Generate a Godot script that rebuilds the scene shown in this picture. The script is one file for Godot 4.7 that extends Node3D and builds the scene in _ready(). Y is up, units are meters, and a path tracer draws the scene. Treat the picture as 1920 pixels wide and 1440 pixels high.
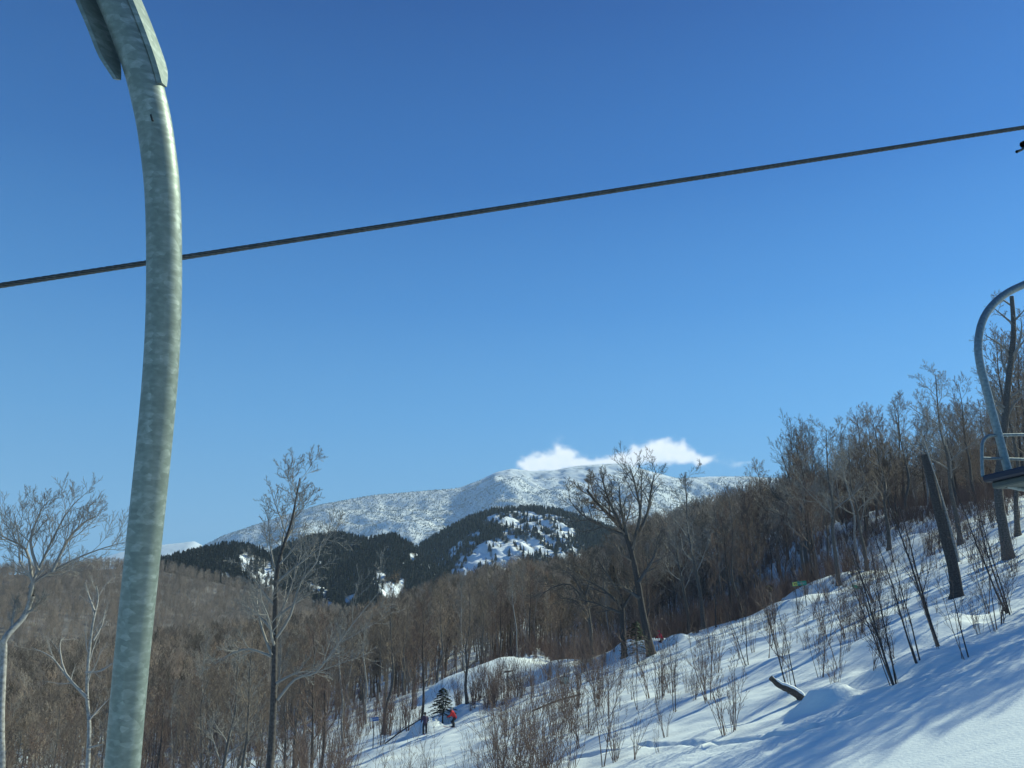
extends Node3D
# A winter view from a chairlift: haul rope, chair, snow slope with saplings, bare woods, snowy mountains.

const EYE := 8.2                                    # height of the camera over the snow straight below it
var made := {}
var M := {}
var n_hill := FastNoiseLite.new()
var n_lump := FastNoiseLite.new()
var n_fine := FastNoiseLite.new()
var rng := RandomNumberGenerator.new()

# ---------------------------------------------------------------- small helpers
func numbered(called: String) -> String:
	var k: int = made.get(called, 0)
	made[called] = k + 1
	return called if k == 0 else "%s_%03d" % [called, k]

func tag(o: Node, label: String, category: String, group := "") -> Node:
	o.set_meta("label", label)
	o.set_meta("category", category)
	if group != "":
		o.set_meta("group", group)
	return o

func thing(called: String, at: Vector3, label: String, category: String, group := "") -> Node3D:
	var o := Node3D.new()
	o.name = numbered(called)
	add_child(o)
	o.position = at
	tag(o, label, category, group)
	return o

func part(called: String, mesh: Mesh, m: Material, parent: Node) -> MeshInstance3D:
	var o := MeshInstance3D.new()
	o.name = called if parent != self else numbered(called)
	o.mesh = mesh
	o.material_override = m
	parent.add_child(o, true)
	return o

func structure(called: String, mesh: Mesh, m: Material) -> MeshInstance3D:
	var o := part(called, mesh, m, self)
	o.set_meta("kind", "structure")
	return o

func smooth(a: float, b: float, x: float) -> float:
	var t := clampf((x - a) / (b - a), 0.0, 1.0)
	return t * t * (3.0 - 2.0 * t)

func soft(x: float, k: float) -> float:              # a ramp with a rounded foot
	var q := x / k
	if q > 30.0: return x
	if q < -30.0: return 0.0
	return k * log(1.0 + exp(q))

class Geo:
	var v := PackedVector3Array()
	var n := PackedVector3Array()
	var c := PackedColorArray()
	var idx := PackedInt32Array()
	func tube(p: PackedVector3Array, r: PackedFloat32Array, k: int, cap := false) -> void:
		var m := p.size()
		var t := (p[1] - p[0]).normalized()
		var u := t.cross(Vector3.RIGHT if absf(t.x) < 0.8 else Vector3.FORWARD).normalized()
		var base := v.size()
		for i in m:
			t = (p[mini(i + 1, m - 1)] - p[maxi(i - 1, 0)]).normalized()
			u = (u - t * u.dot(t)).normalized()
			var w := t.cross(u)
			for j in k:
				var a := TAU * j / k
				var d := u * cos(a) + w * sin(a)
				v.append(p[i] + d * r[i])
				n.append(d)
		for i in m - 1:
			for j in k:
				var a := base + i * k + j
				var b := base + i * k + (j + 1) % k
				idx.append_array([a, a + k, b, b, a + k, b + k])
		if cap:
			for e in [0, m - 1]:
				var ctr := v.size()
				var tt := (p[1] - p[0]).normalized() * -1.0 if e == 0 else (p[m - 1] - p[m - 2]).normalized()
				v.append(p[e]); n.append(tt)
				for j in k:
					v.append(v[base + e * k + j]); n.append(tt)
				for j in k:
					var a := ctr + 1 + j
					var b := ctr + 1 + (j + 1) % k
					idx.append_array([ctr, b, a] if e == 0 else [ctr, a, b])
	func box(x: Transform3D, s: Vector3) -> void:
		for ax in 3:
			for sg in [-1.0, 1.0]:
				var nn := Vector3.ZERO; nn[ax] = sg
				var uu := Vector3.ZERO; uu[(ax + 1) % 3] = 1.0
				var ww := Vector3.ZERO; ww[(ax + 2) % 3] = 1.0
				var b := v.size()
				for q in [[-1, -1], [1, -1], [1, 1], [-1, 1]]:
					v.append(x * ((nn + uu * q[0] + ww * q[1]) * s * 0.5))
					n.append((x.basis * nn).normalized())
				idx.append_array([b, b + 2, b + 1, b, b + 3, b + 2] if sg > 0 else [b, b + 1, b + 2, b, b + 2, b + 3])
	func blob(x: Transform3D, rows: int, cols: int) -> void:     # a unit ball under a transform
		var b := v.size()
		var nb := x.basis.inverse().transposed()
		for i in rows + 1:
			var f := PI * i / rows
			for j in cols + 1:
				var a := TAU * j / cols
				var d := Vector3(sin(f) * cos(a), cos(f), sin(f) * sin(a))
				v.append(x * d)
				n.append((nb * d).normalized())
		for i in rows:
			for j in cols:
				var a := b + i * (cols + 1) + j
				idx.append_array([a, a + 1, a + cols + 1, a + 1, a + cols + 2, a + cols + 1])
	func mesh() -> ArrayMesh:
		var arr := []
		arr.resize(Mesh.ARRAY_MAX)
		arr[Mesh.ARRAY_VERTEX] = v
		arr[Mesh.ARRAY_NORMAL] = n
		if c.size() == v.size() and c.size() > 0:
			arr[Mesh.ARRAY_COLOR] = c
		arr[Mesh.ARRAY_INDEX] = idx
		var m := ArrayMesh.new()
		m.add_surface_from_arrays(Mesh.PRIMITIVE_TRIANGLES, arr)
		return m

func chamfer_box(s: Vector3, b: float) -> ArrayMesh:             # a box with its edges cut back
	var g := Geo.new()
	var pts := []
	for sx in [-1, 1]:
		for sy in [-1, 1]:
			for sz in [-1, 1]:
				for ax in 3:
					var p := Vector3(sx, sy, sz) * s * 0.5
					for q in 3:
						if q != ax: p[q] -= b * [sx, sy, sz][q]
					pts.append(p)
	var st := SurfaceTool.new()
	var hull := ConvexPolygonShape3D.new()
	hull.points = PackedVector3Array(pts)
	# faces: six sides, twelve bevels, eight corners
	st.begin(Mesh.PRIMITIVE_TRIANGLES)
	st.set_smooth_group(-1)
	var at := func(x: int, y: int, z: int, ax: int) -> Vector3:
		return pts[(((x + 1) / 2) * 4 + ((y + 1) / 2) * 2 + (z + 1) / 2) * 3 + ax]
	var emit := func(poly: Array) -> void:
		var mid := Vector3.ZERO
		for p: Vector3 in poly: mid += p
		mid /= poly.size()
		var nn: Vector3 = (poly[1] - poly[0]).cross(poly[2] - poly[0])
		if nn.dot(mid) > 0.0: poly.reverse()
		for k in range(1, poly.size() - 1):
			st.add_vertex(poly[0]); st.add_vertex(poly[k]); st.add_vertex(poly[k + 1])
	for sg in [-1, 1]:
		emit.call([at.call(sg, -1, -1, 0), at.call(sg, 1, -1, 0), at.call(sg, 1, 1, 0), at.call(sg, -1, 1, 0)])
		emit.call([at.call(-1, sg, -1, 1), at.call(1, sg, -1, 1), at.call(1, sg, 1, 1), at.call(-1, sg, 1, 1)])
		emit.call([at.call(-1, -1, sg, 2), at.call(1, -1, sg, 2), at.call(1, 1, sg, 2), at.call(-1, 1, sg, 2)])
		for s2 in [-1, 1]:
			emit.call([at.call(sg, s2, -1, 0), at.call(sg, s2, 1, 0), at.call(sg, s2, 1, 1), at.call(sg, s2, -1, 1)])
			emit.call([at.call(sg, -1, s2, 0), at.call(sg, 1, s2, 0), at.call(sg, 1, s2, 2), at.call(sg, -1, s2, 2)])
			emit.call([at.call(-1, sg, s2, 1), at.call(1, sg, s2, 1), at.call(1, sg, s2, 2), at.call(-1, sg, s2, 2)])
			for s3 in [-1, 1]:
				emit.call([at.call(sg, s2, s3, 0), at.call(sg, s2, s3, 1), at.call(sg, s2, s3, 2)])
	st.generate_normals()
	return st.commit()

func curve(pts: PackedVector3Array, each: int) -> PackedVector3Array:    # a smooth line through the points
	var out := PackedVector3Array()
	for i in pts.size() - 1:
		var a := pts[maxi(i - 1, 0)]; var b := pts[i]; var c := pts[i + 1]; var d := pts[mini(i + 2, pts.size() - 1)]
		for k in each:
			out.append(b.cubic_interpolate(c, a, d, float(k) / each))
	out.append(pts[pts.size() - 1])
	return out

func same(r: float, n: int) -> PackedFloat32Array:
	var a := PackedFloat32Array(); a.resize(n); a.fill(r); return a

func pipe(pts: PackedVector3Array, r: float, sides := 12, each := 6) -> ArrayMesh:
	var g := Geo.new()
	var p := curve(pts, each)
	g.tube(p, same(r, p.size()), sides, true)
	return g.mesh()

# ---------------------------------------------------------------- materials
func noise_tex(freq: float, ramp: Array, kind := FastNoiseLite.TYPE_SIMPLEX_SMOOTH, seed_ := 1, octaves := 4, size := 512, normal := 0.0) -> NoiseTexture2D:
	var f := FastNoiseLite.new()
	f.noise_type = kind; f.frequency = freq; f.seed = seed_; f.fractal_octaves = octaves
	if kind == FastNoiseLite.TYPE_CELLULAR:
		f.cellular_return_type = FastNoiseLite.RETURN_CELL_VALUE
		f.fractal_type = FastNoiseLite.FRACTAL_NONE
	var t := NoiseTexture2D.new()
	t.width = size; t.height = size; t.seamless = true; t.noise = f
	if normal > 0.0:
		t.as_normal_map = true; t.bump_strength = normal
	elif ramp.size():
		var gr := Gradient.new()
		gr.offsets = PackedFloat32Array(ramp.map(func(e): return e[0]))
		gr.colors = PackedColorArray(ramp.map(func(e): return (e[1] as Color).linear_to_srgb()))
		t.color_ramp = gr
	return t

func mat(called: String, c: Color, rough := 0.9, metal := 0.0) -> StandardMaterial3D:
	var m := StandardMaterial3D.new()
	m.resource_name = called
	m.albedo_color = c.linear_to_srgb()
	m.roughness = rough
	m.metallic = metal
	M[called] = m
	return m

func textured(called: String, tex: Texture2D, scale: float, rough := 0.9, metal := 0.0, world := false) -> StandardMaterial3D:
	var m := mat(called, Color(1, 1, 1), rough, metal)
	m.albedo_texture = tex
	m.uv1_triplanar = true
	m.uv1_world_triplanar = world
	m.uv1_scale = Vector3.ONE * scale
	return m

func materials() -> void:
	var s := mat("snow", Color(0.845, 0.885, 0.87), 0.75)
	s.uv1_triplanar = true; s.uv1_world_triplanar = true
	s.uv1_scale = Vector3.ONE * 0.28
	s.normal_enabled = true
	s.normal_texture = noise_tex(0.02, [], FastNoiseLite.TYPE_SIMPLEX_SMOOTH, 4, 5, 1024, 5.0)
	s.normal_scale = 0.85
	mat("snow_pad", Color(0.86, 0.88, 0.9), 0.8)
	textured("bark", noise_tex(0.02, [[0.0, Color(0.045, 0.04, 0.036)], [0.5, Color(0.12, 0.105, 0.094)], [1.0, Color(0.24, 0.22, 0.2)]]), 0.7)
	textured("bark_pale", noise_tex(0.02, [[0.0, Color(0.12, 0.11, 0.1)], [0.45, Color(0.3, 0.28, 0.26)], [1.0, Color(0.48, 0.46, 0.43)]]), 0.6)
	textured("bark_dark", noise_tex(0.02, [[0.0, Color(0.03, 0.025, 0.024)], [0.5, Color(0.07, 0.058, 0.052)], [1.0, Color(0.15, 0.13, 0.12)]]), 0.7)
	mat("twig", Color(0.225, 0.17, 0.13), 0.8)
	mat("twig_grey", Color(0.27, 0.245, 0.22), 0.8)
	mat("twig_pale", Color(0.34, 0.31, 0.285), 0.8)
	mat("twig_red", Color(0.175, 0.115, 0.09), 0.8)
	mat("stem_dark", Color(0.055, 0.044, 0.042), 0.85)
	mat("needle", Color(0.03, 0.05, 0.032), 0.8)
	var z := textured("galvanised", noise_tex(0.03, [[0.0, Color(0.125, 0.16, 0.138)], [0.45, Color(0.165, 0.205, 0.178)], [0.72, Color(0.2, 0.245, 0.215)], [0.84, Color(0.3, 0.35, 0.32)], [1.0, Color(0.4, 0.45, 0.42)]], FastNoiseLite.TYPE_CELLULAR, 9, 1, 512), 2.6, 0.5, 0.4)
	z.uv1_scale = Vector3(4.6, 7.5, 4.6)
	z.detail_enabled = true
	z.detail_albedo = noise_tex(0.02, [[0.0, Color(0.12, 0.145, 0.135)], [0.55, Color(0.2, 0.235, 0.215)], [1.0, Color(0.4, 0.43, 0.41)]], FastNoiseLite.TYPE_SIMPLEX_SMOOTH, 5, 5)
	z.detail_mask = noise_tex(0.03, [[0.0, Color(0, 0, 0, 0)], [0.6, Color(0.3, 0.3, 0.3, 0.3)], [1.0, Color(1, 1, 1, 0.8)]], FastNoiseLite.TYPE_SIMPLEX_SMOOTH, 6, 4)
	z.roughness_texture = noise_tex(0.03, [[0.0, Color(0.55, 0.55, 0.55)], [1.0, Color(1, 1, 1)]], FastNoiseLite.TYPE_SIMPLEX_SMOOTH, 7, 4)
	z.roughness = 0.6
	textured("chair_steel", noise_tex(0.02, [[0.0, Color(0.13, 0.16, 0.17)], [1.0, Color(0.3, 0.34, 0.35)]]), 3.0, 0.4, 0.45)
	textured("rope_steel", noise_tex(0.02, [[0.0, Color(0.035, 0.037, 0.036)], [0.6, Color(0.085, 0.087, 0.085)], [1.0, Color(0.16, 0.16, 0.155)]]), 3.0, 0.6, 0.3)
	mat("rope_core", Color(0.012, 0.012, 0.012), 0.9)
	mat("vinyl", Color(0.008, 0.014, 0.035), 0.65)
	mat("seat_pan", Color(0.06, 0.075, 0.075), 0.75)
	mat("sign_grey", Color(0.33, 0.42, 0.4), 0.6)
	mat("sign_green", Color(0.02, 0.28, 0.17), 0.5)
	mat("sign_blue", Color(0.06, 0.16, 0.42), 0.5)
	mat("sign_white", Color(0.75, 0.77, 0.76), 0.6)
	mat("sign_yellow", Color(0.7, 0.66, 0.14), 0.6)
	mat("black_paint", Color(0.02, 0.022, 0.022), 0.6)
	textured("post_wood", noise_tex(0.03, [[0.0, Color(0.09, 0.085, 0.08)], [1.0, Color(0.22, 0.2, 0.185)]]), 1.2)
	var p := mat("cloth", Color(1, 1, 1), 0.8)
	p.vertex_color_use_as_albedo = true
	var h := mat("mountain", Color(1, 1, 1), 0.95)
	h.vertex_color_use_as_albedo = true
	mat("ski_red", Color(0.35, 0.03, 0.03), 0.35)
	mat("ski_black", Color(0.02, 0.02, 0.025), 0.35)

# ---------------------------------------------------------------- the lie of the land (x to the right, d ahead, height over the snow under the camera)
func land(x: float, d: float) -> float:
	var xs := x
	if x > 70.0: xs = 70.0 + (x - 70.0) * 0.45
	if x < -70.0: xs = -70.0 + (x + 70.0) * 0.35
	var y := 0.3 * xs + 0.02 * minf(d, 180.0)
	y += -0.088 * soft(minf(d, 160.0) - 98.0, 4.0) * smooth(3.0, 11.0, x) * (1.0 - smooth(36.0, 52.0, x)) + 0.07 * soft(minf(d, 175.0) - 98.0, 9.0) * smooth(40.0, 60.0, x)
	y += 0.10 * soft(minf(d, 420.0) - 185.0, 12.0) * (1.0 - 0.6 * smooth(20.0, 120.0, x)) - 0.05 * maxf(0.0, d - 420.0)
	return y

func piste_edge(x: float) -> float:
	return 38.0 + 0.22 * soft(16.0 - x, 2.0) + 1.0 * soft(x - 17.0, 2.0)

var track := PackedVector2Array([Vector2(3.0, 49.0), Vector2(6.3, 46.5), Vector2(8.5, 41.0), Vector2(10.5, 38.6), Vector2(11.8, 37.6), Vector2(13.5, 37.2)])
var bumps := [[14.0, 41.6, 0.95, 0.75], [12.9, 41.9, 0.7, 0.3], [-4.3, 126.0, 7.0, 2.2], [-7.8, 84.5, 1.3, 1.2], [-4.6, 88.0, 2.0, 1.0], [16.6, 95.0, 1.4, 0.9], [10.0, 101.0, 3.0, 1.2], [6.5, 108.0, 3.5, 1.0], [29.5, 96.0, 3.0, 0.6], [36.0, 104.0, 5.0, 1.6], [13.9, 99.0, 2.5, 1.0], [1.5, 104.0, 4.0, -1.0], [47.0, 113.0, 6.0, 1.5], [19.0, 43.5, 2.2, 0.5], [22.5, 52.0, 3.0, 0.6]]

func snow(x: float, d: float) -> float:
	var y := land(x, d)
	var e := piste_edge(x)
	var off := smooth(e - 1.0, e + 3.0, d)                         # 0 on the groomed run, 1 in the deep snow
	y += n_hill.get_noise_2d(x, d) * (0.25 + 1.3 * smooth(90.0, 200.0, d))
	if d < 150.0:
		y += off * (n_lump.get_noise_2d(x, d) * 0.34 + n_fine.get_noise_2d(x * 1.3, d * 1.3) * 0.07)
		var band := smooth(e - 7.0, e - 2.5, d) * (1.0 - smooth(e + 0.5, e + 2.5, d))   # chopped snow along the edge of the run
		var chop := n_fine.get_noise_2d(x * 2.6 + 50.0, d * 2.6)
		y += band * (absf(chop) * 0.22 + n_fine.get_noise_2d(x * 5.0, d * 5.0) * 0.05)
		y += (1.0 - off) * (n_fine.get_noise_2d(x * 0.22 + d * 0.1, d * 2.4) * 0.035 + n_lump.get_noise_2d(x * 0.5, d * 2.2) * 0.05)
		y -= 0.2 * off * smooth(e + 1.0, e + 4.0, d) * 0.0
		if d < 52.0 and d > 35.0 and x > 2.0 and x < 15.0:
			var q := Vector2(x, d)
			for i in track.size() - 1:
				var c := Geometry2D.get_closest_point_to_segment(q, track[i], track[i + 1])
				var r := c.distance_to(q)
				if r < 0.9:
					y += -0.22 * exp(-r * r / 0.035) + 0.06 * exp(-pow(r - 0.38, 2.0) / 0.02)
		for b in bumps:
			var dx: float = (x - b[0]) / b[2]
			var dd: float = (d - b[1]) / b[2]
			var r2 := dx * dx + dd * dd
			if r2 < 6.0:
				y += b[3] * exp(-r2 * r2 * 0.7)
	return y

func on_snow(x: float, d: float, sink := 0.06) -> Vector3:
	return Vector3(x, snow(x, d) - sink, -d)

func lines(stops: Array) -> PackedFloat32Array:                  # [[from, step], ... , [end, 0]]
	var out := PackedFloat32Array()
	for k in stops.size() - 1:
		var a: float = stops[k][0]; var b: float = stops[k + 1][0]
		var n := maxi(1, int(round((b - a) / stops[k][1])))
		for i in n: out.append(a + (b - a) * i / n)
	out.append(stops[stops.size() - 1][0])
	return out

func sheet(xs: PackedFloat32Array, ds: PackedFloat32Array, height: Callable, colour = null) -> ArrayMesh:
	var g := Geo.new()
	var nx := xs.size(); var nd := ds.size()
	g.v.resize(nx * nd); g.n.resize(nx * nd)
	for j in nd:
		for i in nx:
			g.v[j * nx + i] = Vector3(xs[i], height.call(xs[i], ds[j]), -ds[j])
	for j in nd:
		for i in nx:
			var a := g.v[j * nx + mini(i + 1, nx - 1)] - g.v[j * nx + maxi(i - 1, 0)]
			var b := g.v[mini(j + 1, nd - 1) * nx + i] - g.v[maxi(j - 1, 0) * nx + i]
			g.n[j * nx + i] = a.cross(b).normalized()
	if colour != null:
		g.c.resize(nx * nd)
		for k in nx * nd: g.c[k] = colour.call(g.v[k], g.n[k])
	g.idx.resize((nx - 1) * (nd - 1) * 6)
	var w := 0
	for j in nd - 1:
		for i in nx - 1:
			var a := j * nx + i
			for q in [a, a + nx, a + 1, a + 1, a + nx, a + nx + 1]:
				g.idx[w] = q; w += 1
	return g.mesh()

# ---------------------------------------------------------------- bare trees
# spec: n = branches per level, len = length as share of the parent, ang = angle off the parent, low = first branch, up = pull to the light, wob = crookedness, tw = thinnest twig
func grow(g: Geo, p0: Vector3, dir: Vector3, length: float, r0: float, level: int, s: Dictionary, r: RandomNumberGenerator) -> void:
	var segs: int = [9, 6, 4, 3, 2][level]
	var sides: int = [7, 5, 4, 3, 3][level]
	var p := PackedVector3Array([p0])
	var rad := PackedFloat32Array([r0])
	var tw: float = s.tw
	var wob: float = s.wob
	var d := dir
	for i in segs:
		d = (d + Vector3(r.randfn(), r.randfn() * 0.7, r.randfn()) * wob + Vector3.UP * float(s.up)).normalized()
		p.append(p[i] + d * (length / segs))
		rad.append(maxf(r0 * (1.0 - 0.8 * (i + 1.0) / segs), tw * 0.75))
	g.tube(p, rad, sides)
	branch(g, p, rad, length, level, s, r)

func branch(g: Geo, p: PackedVector3Array, rad: PackedFloat32Array, length: float, level: int, s: Dictionary, r: RandomNumberGenerator) -> void:
	var ns: Array = s.n
	if level >= ns.size(): return
	var count: int = ns[level]
	var lo: float = s.low if level == 0 else 0.22
	var turn := r.randf() * TAU
	var m := p.size() - 1
	for k in count:
		var t := lo + (0.985 - lo) * (k + r.randf() * 0.8) / count
		var f := t * m
		var i := mini(int(f), m - 1)
		var at := p[i].lerp(p[i + 1], f - i)
		var axis := (p[i + 1] - p[i]).normalized()
		turn += 2.4 + r.randfn() * 0.5
		var side := axis.cross(Vector3.RIGHT if absf(axis.x) < 0.8 else Vector3.FORWARD).normalized().rotated(axis, turn)
		var ang: float = s.ang[level] * r.randf_range(0.75, 1.25)
		if level == 0: ang *= 1.15 - 0.5 * t
		var dir := (axis * cos(ang) + side * sin(ang)).normalized()
		var share: float = s.len[level] * r.randf_range(0.65, 1.25)
		var ln := length * share * (1.15 - 0.75 * t if level == 0 else 1.1 - 0.5 * t)
		var rr := lerpf(rad[i], rad[i + 1], f - i)
		grow(g, at, dir, ln, maxf(rr * (0.56 if level == 0 else 0.52), float(s.tw)), level + 1, s, r)

func bare_tree(seed_: int, trunk: PackedVector3Array, r0: float, s: Dictionary, top := 0.12) -> Array:   # [trunk mesh, crown mesh]
	var r := RandomNumberGenerator.new()
	r.seed = seed_
	var p := curve(trunk, 4)
	var rad := PackedFloat32Array()
	var length := 0.0
	for i in p.size():
		if i: length += p[i].distance_to(p[i - 1])
		var t := float(i) / (p.size() - 1)
		var flare := 1.0 + 0.5 * exp(-t * 26.0)
		rad.append(maxf(r0 * flare * lerpf(1.0, top, pow(t, 0.85)), float(s.tw)))
	var g := Geo.new()
	g.tube(p, rad, 9, true)
	var c := Geo.new()
	branch(c, p, rad, length, 0, s, r)
	return [g.mesh(), c.mesh()]

func straight(seed_: int, h: float, wob: float, lean := Vector2.ZERO) -> PackedVector3Array:
	var r := RandomNumberGenerator.new(); r.seed = seed_
	var p := PackedVector3Array()
	var off := Vector2.ZERO
	for i in 7:
		var t := i / 6.0
		p.append(Vector3(off.x + lean.x * h * t, h * t, off.y + lean.y * h * t))
		off += Vector2(r.randfn(), r.randfn()) * wob * h * 0.02
	return p

func plant(called: String, meshes: Array, at: Vector3, turn: float, size: float, trunk_m: String, crown_m: String, label: String, group := "", category := "tree") -> Node3D:
	var t := thing(called, at, label, category, group)
	t.rotation.y = turn
	t.scale = Vector3.ONE * size
	part("trunk", meshes[0], M[trunk_m], t)
	if meshes.size() > 1 and meshes[1]: part("crown", meshes[1], M[crown_m], t)
	return t

func again(o: Node3D, at: Vector3, turn: float, size: float) -> Node3D:
	var base := String(o.name).trim_suffix(String(o.name).right(4)) if String(o.name).right(3).is_valid_int() else String(o.name)
	var c: Node3D = o.duplicate()
	c.name = numbered(base)
	add_child(c)
	c.position = at
	c.rotation.y = turn
	c.scale = Vector3.ONE * size
	return c

func copies(called: String, mesh: Mesh, m: Material, places: Array, label: String, category: String, colours := []) -> void:
	var mm := MultiMesh.new()
	mm.transform_format = MultiMesh.TRANSFORM_3D
	mm.use_colors = colours.size() > 0
	mm.mesh = mesh
	mm.instance_count = places.size()
	for i in places.size():
		mm.set_instance_transform(i, places[i])
		if colours.size(): mm.set_instance_color(i, colours[i])
	var o := MultiMeshInstance3D.new()
	o.name = numbered(called)
	o.multimesh = mm
	o.material_override = m
	add_child(o)
	o.set_meta("kind", "stuff")
	tag(o, label, category)

# ---------------------------------------------------------------- _ready
func _ready() -> void:
	# camera: a compact camera held level across the slope and tipped up a little
	var cam := Camera3D.new()
	cam.name = "camera"
	add_child(cam)
	cam.position = Vector3(0, EYE, 0)
	cam.rotation.x = atan(460.0 / 1663.0)
	cam.fov = rad_to_deg(2.0 * atan(720.0 / 1663.0))
	cam.near = 0.05
	cam.far = 20000.0
	cam.current = true
	# sky and sun
	var sun_az := deg_to_rad(60.0)
	var sun_el := deg_to_rad(35.0)
	var to_sun := Vector3(sin(sun_az) * cos(sun_el), sin(sun_el), -cos(sun_az) * cos(sun_el))
	var env := Environment.new()
	env.background_mode = Environment.BG_SKY
	env.sky = Sky.new()
	var sm := PanoramaSkyMaterial.new()
	sm.panorama = sky_picture(to_sun)
	env.sky.sky_material = sm
	env.tonemap_mode = Environment.TONE_MAPPER_LINEAR
	env.tonemap_exposure = 1.38
	env.sdfgi_enabled = true
	env.ssao_enabled = true
	env.ssil_enabled = true
	env.fog_enabled = true
	env.fog_density = 0.00009
	env.fog_light_color = Color(0.8, 0.9, 1.0)
	var we := WorldEnvironment.new()
	we.name = "environment"
	we.environment = env
	add_child(we)
	var sun := DirectionalLight3D.new()
	sun.name = "sun"
	add_child(sun)
	sun.look_at_from_position(to_sun, Vector3.ZERO)
	sun.light_energy = 1.42
	sun.light_color = Color(0.965, 1.0, 0.885)
	sun.light_angular_distance = 0.5
	sun.shadow_enabled = true

	n_hill.seed = 3; n_hill.frequency = 0.03; n_hill.fractal_octaves = 3
	n_lump.seed = 5; n_lump.frequency = 0.11; n_lump.fractal_octaves = 3
	n_fine.seed = 8; n_fine.frequency = 0.5; n_fine.fractal_octaves = 3
	materials()
	var xs := lines([[-330.0, 12.0], [-90.0, 4.0], [-40.0, 1.2], [-12.0, 0.3], [34.0, 0.8], [80.0, 3.0], [120.0, 12.0], [420.0, 0]])
	var ds := lines([[-20.0, 4.0], [16.0, 0.3], [60.0, 0.5], [105.0, 1.0], [150.0, 2.5], [220.0, 8.0], [720.0, 0]])
	var gr := structure("snow_ground", sheet(xs, ds, snow), M.snow)
	mountains()
	hero_trees()
	woods()
	saplings()
	lift()
	skiers()
	signs()
	print("built in ", Time.get_ticks_msec(), " ms")

func sky_picture(to_sun: Vector3) -> ImageTexture:
	var w := 544; var h := 256                                        # 16 columns more on each side, cut off after the enlarging, so that no seam shows
	var im := Image.create(w, h, false, Image.FORMAT_RGBAF)
	var stops := [[0.0, Vector3(0.225, 0.53, 0.84)], [7.0, Vector3(0.165, 0.455, 0.80)], [13.0, Vector3(0.10, 0.355, 0.73)], [20.0, Vector3(0.046, 0.235, 0.6)], [28.0, Vector3(0.016, 0.135, 0.44)], [39.0, Vector3(0.004, 0.068, 0.285)], [60.0, Vector3(0.003, 0.05, 0.23)], [90.0, Vector3(0.003, 0.042, 0.2)]]
	for j in h:
		var el := (0.5 - (j + 0.5) / h) * PI
		var e := maxf(rad_to_deg(el), 0.0)
		var c := Vector3.ZERO
		for k in stops.size() - 1:
			if e >= stops[k][0]:
				c = (stops[k][1] as Vector3).lerp(stops[k + 1][1], clampf((e - stops[k][0]) / (stops[k + 1][0] - stops[k][0]), 0, 1))
		for i in w:
			var az := (i - 16 + 0.5) / 512.0 * TAU
			var dir := Vector3(sin(az) * cos(el), sin(el), -cos(az) * cos(el))
			var a := rad_to_deg(acos(clampf(dir.dot(to_sun), -1, 1)))
			var f := 0.45 + 0.9 * exp(-a / 60.0)                    # air is brighter towards the sun
			var q := c * f + Vector3(0.03, 0.04, 0.045) * exp(-a / 26.0)
			im.set_pixel(i, j, Color(q.x, q.y, q.z))
	im.resize(4352, 2048, Image.INTERPOLATE_CUBIC)
	im = im.get_region(Rect2i(128, 0, 4096, 2048))
	# the bank of cloud that hangs on the summit, lit from the right
	var cn := FastNoiseLite.new()
	cn.seed = 21; cn.frequency = 0.55; cn.fractal_octaves = 5; cn.fractal_gain = 0.55
	var puffs := [[1.2, 10.2, 1.2, 0.5], [2.3, 10.55, 1.4, 0.75], [3.35, 11.0, 0.85, 0.8], [4.3, 10.35, 1.3, 0.5], [6.0, 10.4, 1.4, 0.42], [7.3, 10.4, 1.0, 0.5], [8.2, 10.75, 0.9, 0.7], [9.3, 11.0, 1.1, 0.8], [10.4, 11.05, 1.0, 0.75], [11.3, 10.7, 1.0, 0.5], [12.5, 10.35, 1.1, 0.32], [14.6, 10.1, 0.8, 0.18]]
	for j in range(870, 940):
		for i in range(0, 200):
			var az := (i + 0.5) / 4096.0 * 360.0
			var el := (0.5 - (j + 0.5) / 2048.0) * 180.0
			var wx := cn.get_noise_2d(az * 1.1 + 40.0, el * 1.6) * 0.55
			var wy := cn.get_noise_2d(az * 1.1, el * 1.6 + 90.0) * 0.4
			var den := 0.0
			for p in puffs:
				var dx: float = (az + wx - p[0]) / p[2]
				var dy: float = (el + wy - p[1]) / p[3]
				if dy < 0.0: dy *= 0.8
				den += exp(-(dx * dx + dy * dy) * 1.5)
			den = smooth(0.16, 1.0, den + cn.get_noise_2d(az * 2.4, el * 3.2) * 0.28)
			if az > 13.6: den *= 0.35
			if den > 0.003:
				var lit := clampf(0.72 + 0.28 * cn.get_noise_2d(az * 1.8 + 7.0, el * 2.2) + (el - 10.4) * 0.12, 0.5, 1.0)
				var cl := Color(0.60, 0.76, 0.90).lerp(Color(0.86, 0.92, 0.96), lit)
				im.set_pixel(i, j, im.get_pixel(i, j).lerp(cl, den * 0.95))
	return ImageTexture.create_from_image(im)

# ---------------------------------------------------------------- mountains and hills
func ridge(pts: PackedVector2Array, x: float) -> float:
	var n := pts.size()
	if x <= pts[0].x: return pts[0].y - (pts[0].x - x) * 0.25
	if x >= pts[n - 1].x: return pts[n - 1].y - (x - pts[n - 1].x) * 0.2
	for i in n - 1:
		if x < pts[i + 1].x:
			var t := (x - pts[i].x) / (pts[i + 1].x - pts[i].x)
			return pts[i].y + (pts[i + 1].y - pts[i].y) * t
	return 0.0

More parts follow.
